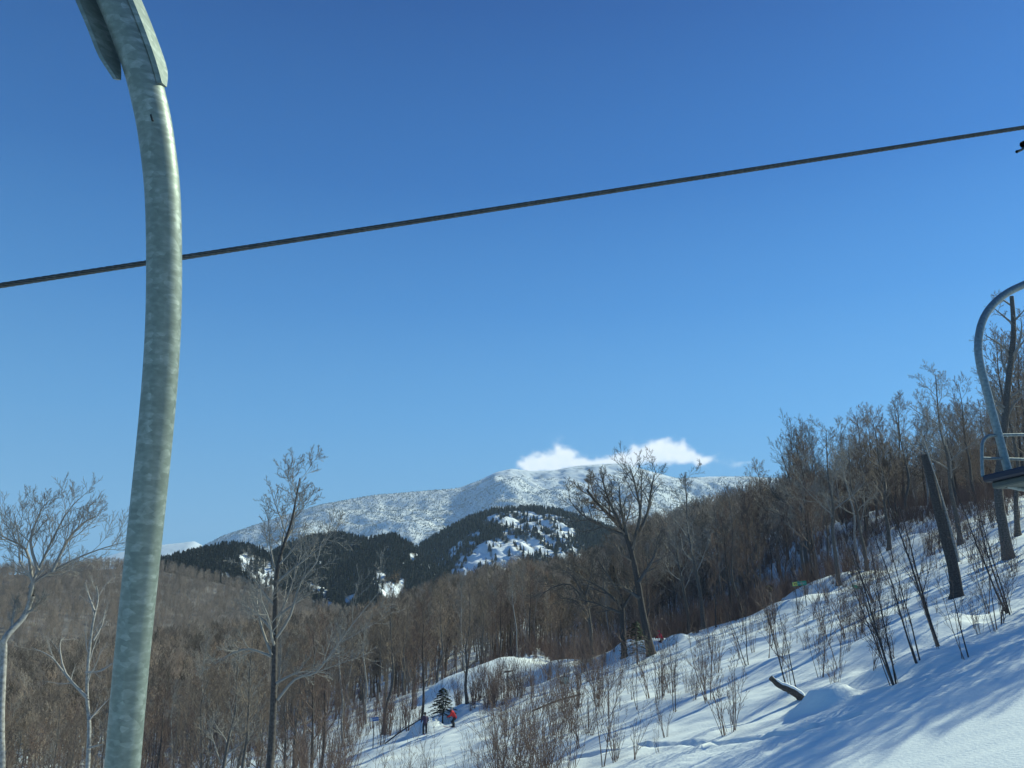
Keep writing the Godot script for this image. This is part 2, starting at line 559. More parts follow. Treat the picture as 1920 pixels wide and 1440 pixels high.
func slope_of(pts: PackedVector2Array, at: float, front: float, back: float, amp: float, big: FastNoiseLite) -> Callable:
	return func(x: float, d: float) -> float:
		var t := at - d
		var r := ridge(pts, x)
		if t > 0.0:
			var away := smooth(0.0, at * 0.07, t)
			return r - front * (sqrt(t * t + 1600.0) - 40.0) + big.get_noise_2d(x, d) * amp * away - (1.0 - absf(big.get_noise_2d(x * 0.8 + 500.0, d * 0.25))) * amp * 0.6 * away
		return r + back * t

func spruce_far(tiers: int, sides: int, seed_: int) -> ArrayMesh:          # one metre tall
	var r := RandomNumberGenerator.new(); r.seed = seed_
	var g := Geo.new()
	for k in tiers:
		var y0 := 0.08 + 0.8 * k / tiers
		var y1 := minf(1.0, y0 + 1.25 / tiers)
		var rr := 0.2 * (1.0 - 0.75 * float(k) / tiers)
		var b := g.v.size()
		for j in sides:
			var a := TAU * (j + r.randf() * 0.6) / sides
			var q := rr * r.randf_range(0.6, 1.25)
			g.v.append(Vector3(cos(a) * q, y0 + r.randf_range(-0.04, 0.04), sin(a) * q))
			g.n.append(Vector3(cos(a), 0.4, sin(a)).normalized())
		g.v.append(Vector3(0, y1, 0)); g.n.append(Vector3.UP)
		for j in sides: g.idx.append_array([b + j, b + sides, b + (j + 1) % sides])
	return g.mesh()

func tree_at(p: Vector3, h: float, wide: float, r: RandomNumberGenerator) -> Transform3D:
	return Transform3D(Basis(Vector3.UP, r.randf() * TAU).scaled(Vector3(h * wide, h, h * wide)), p)

var cliffs := {
	"left": [[-284, 1001, 26, 34, 0.55], [-263, 973, 30, 7, 0.6], [-300, 985, 18, 12, 0.4], [-276, 838, 11, 12, 0.7]],
	"middle": [[-135, 1022, 12, 18, 1.0], [-175, 992, 10, 14, 0.9], [-220, 1012, 20, 6, 0.7], [-151, 1045, 7, 8, 0.9], [-127, 1180, 5, 24, 0.7], [-196, 984, 22, 5, 0.5], [-128, 1050, 4, 16, 0.8], [-190, 1055, 9, 7, 0.4]],
	"dome": [[-15, 1262, 50, 52, 0.8], [-45, 1260, 40, 42, 0.8], [23, 1314, 44, 60, 0.62], [-72, 1341, 30, 32, 0.65], [0, 1395, 46, 42, 0.68], [57, 1365, 38, 55, 0.68], [0, 1208, 38, 24, 0.75], [-103, 1333, 22, 20, 0.55], [70, 1290, 40, 50, 0.5]]}

func bare(list: Array, x: float, d: float) -> float:                  # how open the ground is at a cliff or a clearing
	var best := 0.0
	for e in list:
		var q: float = pow((x - e[0]) / e[2], 2.0) + pow((d - e[1]) / e[3], 2.0)
		best = maxf(best, e[4] * (1.0 - smooth(0.45, 1.25, q)))
	return best

func mountains() -> void:
	var r := RandomNumberGenerator.new(); r.seed = 77
	var big := FastNoiseLite.new(); big.seed = 12; big.frequency = 0.004; big.fractal_octaves = 4
	var small := FastNoiseLite.new(); small.seed = 31; small.frequency = 0.035; small.fractal_octaves = 3
	# the high mountain under its cap of cloud
	var far_pts := PackedVector2Array([Vector2(-2230, 234.4), Vector2(-1949, 349.7), Vector2(-1750, 437.1), Vector2(-1608, 510.5), Vector2(-1434, 569.7), Vector2(-1259, 629.3), Vector2(-1082, 683.3), Vector2(-784, 737.5), Vector2(-483, 761.7), Vector2(-302, 776.9), Vector2(-182, 822.5), Vector2(-91, 868.4), Vector2(0, 889.9), Vector2(121, 874.5), Vector2(243, 880.7), Vector2(365, 905.2), Vector2(487, 914.5), Vector2(624, 920.6), Vector2(729, 889.9), Vector2(939, 831.7), Vector2(1122, 843.9), Vector2(1334, 843.9), Vector2(1636, 825.6), Vector2(1934, 779.9), Vector2(2528, 704.3), Vector2(3403, 554.9)])
	var far_big := FastNoiseLite.new(); far_big.seed = 40; far_big.frequency = 0.0016; far_big.fractal_octaves = 5
	var rough := FastNoiseLite.new(); rough.seed = 41; rough.frequency = 0.011; rough.fractal_octaves = 4
	var fh0 := slope_of(far_pts, 5000.0, 0.36, 0.4, 75.0, far_big)
	var fh := func(x: float, d: float) -> float:
		return fh0.call(x, d) + rough.get_noise_2d(x, d) * (5.0 + 8.0 * smooth(700.0, 850.0, ridge(far_pts, x) - (5000.0 - d) * 0.2)) * smooth(0.0, 120.0, 5000.0 - d)
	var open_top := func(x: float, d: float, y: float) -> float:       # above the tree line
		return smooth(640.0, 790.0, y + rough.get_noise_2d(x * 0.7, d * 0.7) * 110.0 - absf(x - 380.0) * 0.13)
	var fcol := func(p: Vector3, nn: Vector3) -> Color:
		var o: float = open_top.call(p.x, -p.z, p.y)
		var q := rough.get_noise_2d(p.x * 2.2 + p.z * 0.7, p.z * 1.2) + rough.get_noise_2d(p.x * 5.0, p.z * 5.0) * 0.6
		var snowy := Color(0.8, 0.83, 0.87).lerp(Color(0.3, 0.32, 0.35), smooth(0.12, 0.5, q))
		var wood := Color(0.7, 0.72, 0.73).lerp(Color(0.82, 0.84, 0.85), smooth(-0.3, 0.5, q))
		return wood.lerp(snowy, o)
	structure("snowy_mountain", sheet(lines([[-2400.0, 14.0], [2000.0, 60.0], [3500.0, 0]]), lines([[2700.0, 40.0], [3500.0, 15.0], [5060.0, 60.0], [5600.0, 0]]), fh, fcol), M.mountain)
	var places := []; var cols := []
	for i in 70000:
		var x := r.randf_range(-1950.0, 1800.0)
		var d := r.randf_range(3300.0, 5005.0)
		var y: float = fh.call(x, d)
		if r.randf() < open_top.call(x, d, y) * 1.05: continue
		places.append(tree_at(Vector3(x, y - 1.5, -d), r.randf_range(4.5, 8.5), r.randf_range(1.4, 2.2), r))
		var frost := clampf(0.77 + r.randfn() * 0.08 + big.get_noise_2d(x * 0.5, d * 0.5) * 0.14 + (y - 500.0) * 0.0002, 0.4, 0.88)
		cols.append(Color(frost * 0.97, frost * 1.0, frost * 1.0))
	copies("frosted_forest", spruce_far(2, 5, 3), M.mountain, places, "frosted conifer forest covering the high snowy mountain", "forest", cols)
	# a white peak farther off
	var wp := PackedVector2Array([Vector2(-3826, 554.6), Vector2(-3462, 671.0), Vector2(-3184, 727.2), Vector2(-2995, 746.0), Vector2(-2826, 764.8), Vector2(-2782, 746.0), Vector2(-2681, 685.0), Vector2(-2409, 554.6)])
	var wh0 := slope_of(wp, 8000.0, 0.4, 0.4, 60.0, far_big)
	var wcol := func(p: Vector3, nn: Vector3) -> Color:
		return Color(0.8, 0.83, 0.87).lerp(Color(0.5, 0.54, 0.58), smooth(0.0, 0.5, rough.get_noise_2d(p.x * 1.5, p.z)))
	structure("distant_peak", sheet(lines([[-4200.0, 30.0], [-2200.0, 0]]), lines([[6900.0, 40.0], [8100.0, 0]]), wh0, wcol), M.mountain)
	# the dark wooded hills with snowy ledges
	var hills := [
		["left", 1050.0, 0.35, PackedVector2Array([Vector2(-700, 20), Vector2(-555, 46.7), Vector2(-467, 60.6), Vector2(-410, 80.1), Vector2(-362, 91.7), Vector2(-325, 98.5), Vector2(-303, 96.7), Vector2(-274, 83.1), Vector2(-235, 61.8), Vector2(-172, 34.7), Vector2(-36, -12.5)]), Vector2(-560, -60), 380.0, 0.0],
		["middle", 1200.0, 0.4, PackedVector2Array([Vector2(-464, 46.6), Vector2(-383, 81.2), Vector2(-327, 95.1), Vector2(-296, 112.7), Vector2(-272, 121.2), Vector2(-229, 126.9), Vector2(-193, 118.3), Vector2(-157, 125.4), Vector2(-136, 112.7), Vector2(-114, 95.1), Vector2(-71, 67.3), Vector2(0, 33.0)]), Vector2(-470, 20), 420.0, 0.0],
		["dome", 1450.0, 0.5, PackedVector2Array([Vector2(-306, 55.5), Vector2(-222, 93.0), Vector2(-155, 128.5), Vector2(-113, 155.0), Vector2(-70, 178.3), Vector2(-26, 192.2), Vector2(35, 195.7), Vector2(78, 189.6), Vector2(122, 174.0), Vector2(207, 148.2), Vector2(377, 97.2), Vector2(560, 70.0)]), Vector2(-320, 480), 470.0, 0.18]]
	var dark := spruce_far(4, 6, 5)
	var names := {"left": "dark conifer forest on the low hill with a pale cliff face", "middle": "dark conifer forest on the humped hill with small snowy clearings", "dome": "dark conifer forest on the round hill with broad snowy ledges"}
	for h in hills:
		var list: Array = cliffs[h[0]]
		var hf0 := slope_of(h[3], h[1], h[2], 0.4, 16.0, big)
		var at: float = h[1]
		var hf := func(x: float, d: float) -> float:
			var o := bare(list, x, d)
			return hf0.call(x, d) + small.get_noise_2d(x, d) * (2.5 + 7.0 * o) * smooth(0.0, 60.0, at - d)
		var streak := func(x: float, d: float) -> float:
			return small.get_noise_2d(x * 1.5 + d * 0.7, d * 0.4) + 0.5 * small.get_noise_2d(x * 4.0, d * 2.0)
		var hc := func(p: Vector3, nn: Vector3) -> Color:
			var o := bare(list, p.x, -p.z)
			var s: float = streak.call(p.x, -p.z)
			var rock := Color(0.13, 0.12, 0.11).lerp(Color(0.22, 0.2, 0.18), smooth(-0.2, 0.4, small.get_noise_2d(p.x * 3.0, p.y * 3.0)))
			var k := smooth(0.0, 0.16, s + o * 0.9 - 0.26)
			if o < 0.05: return Color(0.1, 0.105, 0.11).lerp(Color(0.5, 0.53, 0.57), smooth(0.1, 0.5, s) * 0.8)
			return rock.lerp(Color(0.82, 0.84, 0.87), k)
		var span: Vector2 = h[4]
		structure("wooded_hill", sheet(lines([[span.x - 60.0, 3.0], [span.y + 60.0, 0]]), lines([[at - float(h[5]), 4.0], [at + 8.0, 20.0], [at + 160.0, 0]]), hf, hc), M.mountain)
		places = []; cols = []
		var count := int((span.y - span.x) * float(h[5]) / 11.0)
		for i in count:
			var x := r.randf_range(span.x, span.y)
			var d := at + 6.0 - float(h[5]) * r.randf()
			var o := maxf(bare(list, x, d), 0.9 * bare(list, x, d + 12.0))
			if o > 0.04 and r.randf() < o * 0.9 + 0.3 + 0.7 * float(streak.call(x, d)): continue
			places.append(tree_at(Vector3(x, float(hf.call(x, d)) - 0.6, -d), r.randf_range(6.0, 12.5), r.randf_range(0.9, 1.5), r))
			var tone := r.randf_range(0.75, 1.8)
			var c := Color(0.15, 0.17, 0.16).lerp(Color(0.3, 0.265, 0.235), 1.0 if r.randf() < 0.28 + 0.5 * big.get_noise_2d(x * 3.0, d * 3.0) else 0.15)
			if r.randf() < 0.2 + float(h[6]): c = Color(0.42, 0.43, 0.44)
			cols.append(c * tone)
		copies("conifer_forest", dark, M.mountain, places, names[h[0]], "forest", cols)
	# the brown hardwood hill
	var bp := PackedVector2Array([Vector2(-670, 60.7), Vector2(-563, 59.6), Vector2(-510, 58.6), Vector2(-478, 60.7), Vector2(-441, 63.3), Vector2(-389, 65.9), Vector2(-351, 64.0), Vector2(-298, 54.0), Vector2(-233, 38.0), Vector2(-136, 12.0)])
	var bh := slope_of(bp, 900.0, 0.2, 0.3, 8.0, big)
	var bc := func(p: Vector3, nn: Vector3) -> Color:
		return Color(0.12, 0.1, 0.092).lerp(Color(0.24, 0.22, 0.215), smooth(-0.1, 0.5, small.get_noise_2d(p.x * 2.0, p.z * 2.0)))
	structure("hardwood_hill", sheet(lines([[-760.0, 10.0], [-120.0, 0]]), lines([[560.0, 10.0], [1000.0, 0]]), bh, bc), M.mountain)
	var thin := bare_tree(611, straight(611, 11.0, 0.7), 0.16, {"n": [12, 6, 5, 2], "len": [0.4, 0.45, 0.45, 0.5], "ang": [0.75, 0.7, 0.7, 0.65], "low": 0.26, "up": 0.11, "wob": 0.11, "tw": 0.022})
	var g := Geo.new()
	for m: ArrayMesh in thin:
		var a := m.surface_get_arrays(0)
		var b := g.v.size()
		g.v.append_array(a[Mesh.ARRAY_VERTEX]); g.n.append_array(a[Mesh.ARRAY_NORMAL])
		for i in a[Mesh.ARRAY_INDEX]: g.idx.append(b + i)
	M.thin_tree = g.mesh()
	places = []; cols = []
	for i in 9000:
		var x := r.randf_range(-680.0, -130.0)
		var d := r.randf_range(570.0, 905.0)
		places.append(Transform3D(Basis(Vector3.UP, r.randf() * TAU).scaled(Vector3.ONE * r.randf_range(0.7, 1.15)), Vector3(x, float(bh.call(x, d)) - 0.3, -d)))
		cols.append(Color(0.3, 0.235, 0.19) * r.randf_range(0.7, 1.4))
	copies("hardwood_forest", M.thin_tree, M.mountain, places, "grey brown leafless forest on the long low hill", "forest", cols)

# ---------------------------------------------------------------- single trees one can name
func hero(called: String, label: String, x: float, d: float, trunk: Array, limbs: Array, r0: float, lr: float, s: Dictionary, bark: String, twig: String, seed_: int, top := 0.12) -> Node3D:
	var r := RandomNumberGenerator.new(); r.seed = seed_
	var tp := PackedVector3Array()
	for q in trunk: tp.append(Vector3(q[0], q[1], q[2] + r.randfn() * 0.12))
	var two := bare_tree(seed_, tp, r0, s, top)
	var o := plant(called, two, on_snow(x, d, 0.15), 0.0, 1.0, bark, twig, label)
	for l in limbs:
		var c := Geo.new()
		var p := PackedVector3Array()
		for q in l: p.append(Vector3(q[0], q[1], q[2]) + Vector3(r.randfn(), r.randfn(), r.randfn()) * 0.05)
		p = curve(p, 3)
		var length := 0.0
		var rad := PackedFloat32Array()
		for i in p.size():
			if i: length += p[i].distance_to(p[i - 1])
			rad.append(maxf(lr * (1.0 - 0.85 * i / (p.size() - 1.0)), float(s.tw)))
		c.tube(p, rad, 5)
		branch(c, p, rad, length, 1, s, r)
		part("limb", c.mesh(), M[twig if twig != "twig" else "bark"], o)
	return o

func hero_trees() -> void:
	var fine := {"n": [13, 9, 7, 4], "len": [0.24, 0.45, 0.45, 0.5], "ang": [0.85, 0.7, 0.65, 0.6], "low": 0.42, "up": 0.09, "wob": 0.12, "tw": 0.0085}
	hero("bare_tree", "tall slender dark bare tree with a long thin forked top and sunlit side limbs", -9.09, 36.0, [[0, 0, 0], [0, 4.07, 0], [-0.06, 5.93, 0], [-0.07, 7.84, 0], [-0.19, 9.80, 0], [-0.23, 11.83, 0], [-0.15, 13.08, 0], [0.14, 14.46, 0], [0.32, 15.43, 0], [0.39, 16.35, 0]], [[[0.08, 7.70, 0], [0.74, 8.43, 0.13], [1.44, 8.78, 0.25], [2.20, 9.59, 0.38], [3.09, 10.80, 0.51], [4.07, 12.07, 0.64]], [[0.01, 8.40, 0], [0.56, 8.65, -0.13], [1.19, 8.76, -0.25], [2.00, 8.64, -0.38]], [[-0.18, 9.37, 0], [-1.19, 9.54, -0.14], [-1.99, 9.36, -0.28], [-2.63, 9.06, -0.41]], [[-0.20, 9.33, 0], [-0.75, 10.41, -0.22], [-1.12, 11.33, -0.44], [-1.08, 11.97, -0.66], [-0.69, 12.06, -0.88]], [[-0.12, 10, 0], [0.25, 10.93, -0.02], [0.72, 12.11, -0.04], [1.30, 12.96, -0.06], [1.40, 13.68, -0.08], [1.69, 13.83, -0.09]], [[-0.18, 12.87, 0], [-0.12, 13.53, -0.28], [-0.18, 14.31, -0.56], [-0.10, 15.11, -0.84]], [[-0.22, 10.81, 0], [0.31, 11.22, -0.20], [0.87, 11.64, -0.40], [1.17, 12.07, -0.60]], [[-0.22, 10.21, 0], [-0.95, 11.01, 0.14], [-1.57, 11.41, 0.29]]], 0.19, 0.06, fine, "bark_dark", "twig_grey", 101, 0.1)
	var birch := {"n": [3, 11, 9, 5], "len": [0.12, 0.45, 0.48, 0.5], "ang": [0.8, 0.75, 0.7, 0.6], "low": 0.75, "up": 0.14, "wob": 0.13, "tw": 0.0075}
	hero("birch_tree", "crooked pale barked tree with a wide airy crown beside the grey lift tube", -15.99, 30.0, [[0, 0, 0], [0, 7.29, 0], [-0.06, 8.21, 0], [-0.24, 9.94, 0], [-0.54, 11.90, 0], [-0.44, 12.40, 0], [-0.11, 13.07, 0], [0.11, 13.75, 0]], [[[0.11, 13.75, 0], [0.21, 14.19, -0.15], [0.58, 14.55, -0.31], [1.35, 15.01, -0.46], [2.14, 15.38, -0.61], [2.78, 15.58, -0.77]], [[0.09, 13.67, 0], [0.19, 14.26, 0.16], [-0.10, 14.77, 0.31], [-0.21, 15.45, 0.47], [-0.46, 16.31, 0.63]], [[0.12, 13.93, 0], [0.24, 14.63, -0.08], [0.43, 15.52, -0.17], [0.81, 16.43, -0.25], [1.16, 16.95, -0.33]], [[0.18, 14.27, 0], [-0.34, 15.16, -0.20], [-1.27, 15.81, -0.39], [-2.18, 16.29, -0.59]], [[0.74, 14.53, 0], [1.03, 15.52, -0.22], [1.40, 16.09, -0.44], [1.53, 16.39, -0.67]], [[0.29, 14.62, 0], [-0.03, 15.48, 0.15], [0.19, 16.35, 0.30], [0.40, 16.69, 0.45]]], 0.15, 0.06, birch, "bark_pale", "twig_grey", 102, 0.55)
	var dead := {"n": [7, 4, 3], "len": [0.14, 0.4, 0.45], "ang": [0.8, 0.7, 0.6], "low": 0.5, "up": 0.1, "wob": 0.14, "tw": 0.007}
	hero("dead_tree", "small bleached dead tree with crooked white branches beside the grey lift tube", -14.83, 34.0, [[0, 0, 0], [0, 6.18, 0], [-0.17, 7.22, 0], [-0.43, 8.82, 0], [-0.67, 9.92, 0], [-0.71, 11.03, 0], [-0.68, 12.35, 0], [-0.70, 13.31, 0], [-0.71, 13.80, 0]], [[[-0.67, 9.92, 0], [-1.53, 10.65, -0.19], [-1.95, 11.59, -0.37], [-2.03, 11.97, -0.56]], [[-0.70, 10.65, 0], [-0.09, 10.76, 0.23], [0.47, 11.04, 0.47]], [[-0.67, 11.78, 0], [-0.52, 12.35, -0.29], [-0.52, 12.94, -0.59]], [[-0.60, 9.73, 0], [-1.46, 10.65, -0.24], [-2.26, 11.30, -0.49], [-3.23, 11.58, -0.73]], [[-0.70, 12.93, 0], [-1.09, 13.51, -0.13], [-1.35, 14.01, -0.26]], [[-0.42, 9.00, 0], [-0.24, 9.35, -0.28], [0.06, 9.88, -0.56]], [[-0.34, 8.11, 0], [-0.01, 8.21, 0.12], [0.32, 8.31, 0.25]]], 0.11, 0.05, dead, "bark_pale", "twig_pale", 103, 0.2)
	var oak := {"n": [12, 11, 8, 5], "len": [0.26, 0.42, 0.42, 0.5], "ang": [0.8, 0.75, 0.7, 0.65], "low": 0.4, "up": 0.07, "wob": 0.13, "tw": 0.017}
	hero("leaning_tree", "big leaning bare tree with a broad crown in front of the snowy mountain", 13.64, 90.5, [[0, 0, 0], [-0.42, 2.35, 0], [-0.80, 4.89, 0], [-1.12, 7.48, 0], [-1.81, 10.64, 0], [-2.55, 12.51, 0], [-3.87, 13.86, 0], [-5.19, 15.22, 0], [-5.98, 16.32, 0]], [[[-1.56, 10.11, 0], [-0.72, 13.76, 0.77], [-1.02, 15.81, 1.55], [-1.60, 17.30, 2.32], [-1.95, 17.98, 3.09]], [[-2.04, 11.71, 0], [-4.43, 12.53, -0.16], [-6.56, 13.90, -0.31], [-7.88, 15.56, -0.47]], [[-1.25, 11.17, 0], [0.21, 13.87, -0.05], [0.72, 16.61, -0.10], [1.23, 18.28, -0.15]], [[-2.55, 12.51, 0], [-3.91, 15.38, 0.78], [-4.74, 17.43, 1.56]], [[-1.03, 6.96, 0], [0.56, 9.58, 0.03], [1.18, 11.70, 0.07]], [[-0.93, 5.41, 0], [-2.40, 6.47, -0.72], [-3.91, 7.03, -1.44]], [[-1.90, 11.17, 0], [-2.56, 14.33, 0.51], [-2.80, 16.97, 1.02]]], 0.42, 0.2, oak, "bark_dark", "twig", 104, 0.25)
	hero("spreading_tree", "dark bare tree with low wide limbs next to the big leaning tree", 11.70, 96.0, [[0, 0, 0], [-0.13, 2.94, 0], [-0.15, 5.64, 0], [-0.54, 7.55, 0], [-0.93, 9.49, 0]], [[[-0.16, 5.37, 0], [-2.05, 7.04, -0.82], [-3.95, 8.19, -1.63], [-5.89, 9.66, -2.45]], [[-0.17, 5.09, 0], [1.26, 7.28, -0.01], [1.89, 8.94, -0.03]], [[-0.19, 6.18, 0], [-1.55, 8.64, 0.28], [-2.94, 10.56, 0.57]], [[-0.13, 4.55, 0], [-2.78, 5.62, 0.49], [-5.31, 6.15, 0.97]]], 0.34, 0.18, oak, "bark_dark", "twig", 105, 0.3)
	hero("spreading_tree", "bare tree with one limb bowed down beside the dark wide limbed tree", 8.97, 104.0, [[0, 0, 0], [0, 1.16, 0], [-0.11, 3.93, 0], [-0.47, 6.86, 0], [-0.91, 8.93, 0], [-1.61, 11.03, 0]], [[[-0.36, 6.27, 0], [-2.21, 8.67, -0.77], [-4.34, 8.22, -1.53], [-5.87, 7.22, -2.30]], [[-0.47, 6.86, 0], [-1.94, 9.53, 0.07], [-4.07, 10.72, 0.13]], [[-0.58, 7.45, 0], [0.19, 9.82, 0.21], [0.34, 11.61, 0.41]], [[-0.21, 5.09, 0], [-1.67, 6.86, -0.23], [-3.48, 7.17, -0.46]]], 0.3, 0.15, oak, "bark", "twig", 106, 0.3)
	var stub := {"n": [5, 2], "len": [0.06, 0.4], "ang": [1.0, 0.7], "low": 0.3, "up": 0.05, "wob": 0.2, "tw": 0.02}
	var sn := hero("broken_snag", "thick dead trunk snapped off at the top with a pale splintered edge", 30.77, 63.0, [[0, 0, 0], [-0.04, 2.0, 0], [-0.35, 4.21, 0], [-0.69, 6.84, 0], [-0.83, 8.76, 0], [-0.97, 10.13, 0]], [], 0.42, 0.1, stub, "bark_dark", "twig", 107, 0.62)
	var g := Geo.new()
	var sp := curve(PackedVector3Array([Vector3(0.28, 2.5, 0.12), Vector3(0.12, 4.3, 0.14), Vector3(-0.25, 6.9, 0.12), Vector3(-0.62, 9.0, 0.1), Vector3(-1.0, 11.3, 0.05)]), 4)
	var srad := PackedFloat32Array()
	for i in sp.size(): srad.append(lerpf(0.17, 0.03, float(i) / sp.size()))
	g.tube(sp, srad, 6, true)
	part("splinter", g.mesh(), M.bark_pale, sn)
	var full := {"n": [14, 9, 7, 5], "len": [0.34, 0.45, 0.42, 0.5], "ang": [0.65, 0.6, 0.6, 0.6], "low": 0.25, "up": 0.12, "wob": 0.09, "tw": 0.02}
	hero("round_tree", "bare tree with a full rounded crown standing above the forest against the sky", 45.65, 140.0, [[0, 0, 0], [0, 5.88, 0], [-0.03, 9.37, 0], [-0.07, 12.73, 0], [-0.03, 16.14, 0], [0.09, 19.59, 0], [0.10, 22.64, 0]], [[[0.01, 9.78, 0], [-2.05, 11.79, 0.71], [-4.26, 12.94, 1.42], [-5.56, 14.93, 2.13]], [[-0.04, 10.20, 0], [1.78, 15.46, -1.09], [3.92, 20.89, -2.17]], [[-0.05, 11.04, 0], [-1.35, 16.20, -0.40], [-2.51, 21.50, -0.81]], [[-0.06, 11.88, 0], [-0.25, 17.99, -0.73], [-0.36, 24.29, -1.46]], [[-0.03, 12.31, 0], [1.38, 18.04, -0.99], [2.61, 24.41, -1.98]], [[-0.01, 9.53, 0], [-2.96, 10.32, -0.89], [-5.15, 11.71, -1.78]]], 0.34, 0.16, full, "bark", "twig", 108)
	var old := {"n": [9, 6, 6, 4], "len": [0.2, 0.4, 0.42, 0.5], "ang": [0.9, 0.75, 0.7, 0.6], "low": 0.35, "up": 0.08, "wob": 0.15, "tw": 0.014}
	hero("dead_tree", "tall broken topped dead trunk standing behind the empty lift chair", 41.27, 75.0, [[0, 0, 0], [0, 5.44, 0], [0.87, 8.89, 0], [1.59, 12.18, 0], [2.25, 15.07, 0], [3.17, 19.00, 0], [3.57, 21.01, 0], [3.89, 23.46, 0]], [[[2.49, 16.04, 0], [2.75, 18.04, -0.11], [2.02, 19.08, -0.23], [1.02, 20.02, -0.34]], [[1.79, 12.90, 0], [0.89, 13.47, 0.19], [0.25, 13.90, 0.38]], [[2.61, 16.53, 0], [3.83, 18.57, -0.21], [5.38, 20.15, -0.42]], [[1.63, 12.18, 0], [2.86, 13.67, -0.21], [4.30, 14.69, -0.42]]], 0.4, 0.16, old, "bark", "twig_grey", 109, 0.45)

# ---------------------------------------------------------------- the woods
func woods() -> void:
	var r := RandomNumberGenerator.new(); r.seed = 900
	var kinds := [
		{"h": 15.0, "r": 0.2, "s": {"n": [16, 8, 7, 4], "len": [0.3, 0.42, 0.42, 0.5], "ang": [0.75, 0.7, 0.65, 0.6], "low": 0.4, "up": 0.12, "wob": 0.1, "tw": 0.011}, "bark": "bark", "twig": "twig", "label": "tall bare tree with a narrow brown crown"},
		{"h": 13.0, "r": 0.17, "s": {"n": [15, 9, 7, 4], "len": [0.38, 0.42, 0.42, 0.5], "ang": [0.85, 0.7, 0.65, 0.6], "low": 0.3, "up": 0.12, "wob": 0.12, "tw": 0.011}, "bark": "bark_dark", "twig": "twig_red", "label": "dark bare tree with a bushy reddish crown"},
		{"h": 16.0, "r": 0.17, "s": {"n": [13, 8, 7, 4], "len": [0.24, 0.42, 0.42, 0.5], "ang": [0.7, 0.7, 0.65, 0.6], "low": 0.55, "up": 0.14, "wob": 0.1, "tw": 0.011}, "bark": "bark_pale", "twig": "twig_grey", "label": "slim pale bare tree with a high crown"},
		{"h": 12.0, "r": 0.2, "s": {"n": [15, 9, 7, 4], "len": [0.42, 0.45, 0.42, 0.5], "ang": [0.8, 0.7, 0.65, 0.6], "low": 0.25, "up": 0.1, "wob": 0.13, "tw": 0.011}, "bark": "bark", "twig": "twig", "label": "low branched bare tree with a wide crown"},
		{"h": 10.0, "r": 0.1, "s": {"n": [18, 7, 6, 3], "len": [0.3, 0.45, 0.45, 0.5], "ang": [0.6, 0.6, 0.6, 0.6], "low": 0.25, "up": 0.14, "wob": 0.1, "tw": 0.010}, "bark": "bark_dark", "twig": "twig_red", "label": "young slender bare tree with upswept twigs"},
		{"h": 14.0, "r": 0.22, "s": {"n": [12, 8, 7, 4], "len": [0.34, 0.45, 0.42, 0.5], "ang": [0.9, 0.75, 0.7, 0.6], "low": 0.35, "up": 0.08, "wob": 0.16, "tw": 0.011}, "bark": "bark", "twig": "twig_grey", "label": "gnarled grey bare tree with crooked limbs"}]
	var called := ["tall_hardwood", "bushy_tree", "slim_tree", "wide_tree", "young_tree", "gnarled_tree"]
	var protos := []
	for k in kinds.size():
		var q: Dictionary = kinds[k]
		protos.append(bare_tree(300 + k * 7, straight(300 + k, q.h, 0.8), q.r, q.s, 0.12))
	var first := {}
	var taken: Array[Vector2] = []
	var zones := ["in the low woods below the trail", "behind the far snow bank", "on the hillside above the green signs", "uphill beside the groomed run"]
	var put := func(k: int, x: float, d: float, size: float) -> void:
		var turn := r.randf() * TAU
		taken.append(Vector2(x, d))
		var zone := 0 if x < -9.0 else 3 if d < 70.0 else 1 if x < 24.0 else 2
		var about: String = kinds[k].label + " " + zones[zone]
		if first.has(k):
			tag(again(first[k], on_snow(x, d, 0.1), turn, size), about, "tree", "alike: " + about)
		else:
			var q: Dictionary = kinds[k]
			first[k] = plant(called[k], protos[k], on_snow(x, d, 0.1), turn, size, q.bark, q.twig, about, "alike: " + about)
	# trees whose trunks stand out along the far snow bank
	for q in [[2, -7.0, 140.0, 0.95], [0, -4.6, 146.0, 0.9], [1, -2.0, 150.0, 1.0], [2, 1.0, 143.0, 0.85], [0, -10.5, 132.0, 1.0], [4, -12.5, 118.0, 1.2], [0, -13.0, 96.0, 1.0], [2, -16.5, 93.0, 0.8], [3, -20.0, 88.0, 0.95], [5, -19.0, 62.0, 0.8], [0, -15.5, 55.0, 0.75], [1, 24.0, 101.0, 0.9], [5, 20.0, 104.0, 1.0], [0, 27.0, 108.0, 1.0], [4, 21.5, 97.0, 0.9], [1, 35.0, 106.0, 0.85],
			[0, 52.0, 92.0, 1.4], [3, 57.0, 96.0, 1.55], [5, 50.5, 101.0, 1.4], [1, 61.0, 104.0, 1.5], [3, 47.0, 112.0, 1.4], [0, 41.0, 118.0, 1.0]]:
		put.call(q[0], q[1], q[2], q[3])
	# trees beyond the right edge whose shadows stripe the run
	for q in [[3, 33.0, 46.5, 1.1], [1, 34.5, 49.5, 1.2], [3, 37.0, 49.0, 1.2], [3, 42.0, 51.5, 1.2], [1, 40.5, 55.5, 1.2], [1, 39.5, 52.0, 1.0], [5, 43.5, 55.0, 1.1], [3, 43.0, 63.0, 1.1], [0, 47.0, 58.0, 1.1], [3, 41.5, 48.0, 1.0], [1, 46.5, 51.0, 1.1], [3, 49.0, 68.0, 1.1],
			[0, 47.5, 73.0, 1.1], [3, 51.0, 77.0, 1.2], [1, 54.0, 73.0, 1.1], [5, 55.5, 82.0, 1.2], [3, 58.0, 88.0, 1.2], [1, 60.0, 80.0, 1.1], [0, 63.0, 92.0, 1.2], [3, 45.5, 68.0, 0.9]]:
		put.call(q[0], q[1], q[2], q[3])
	var tries := 0
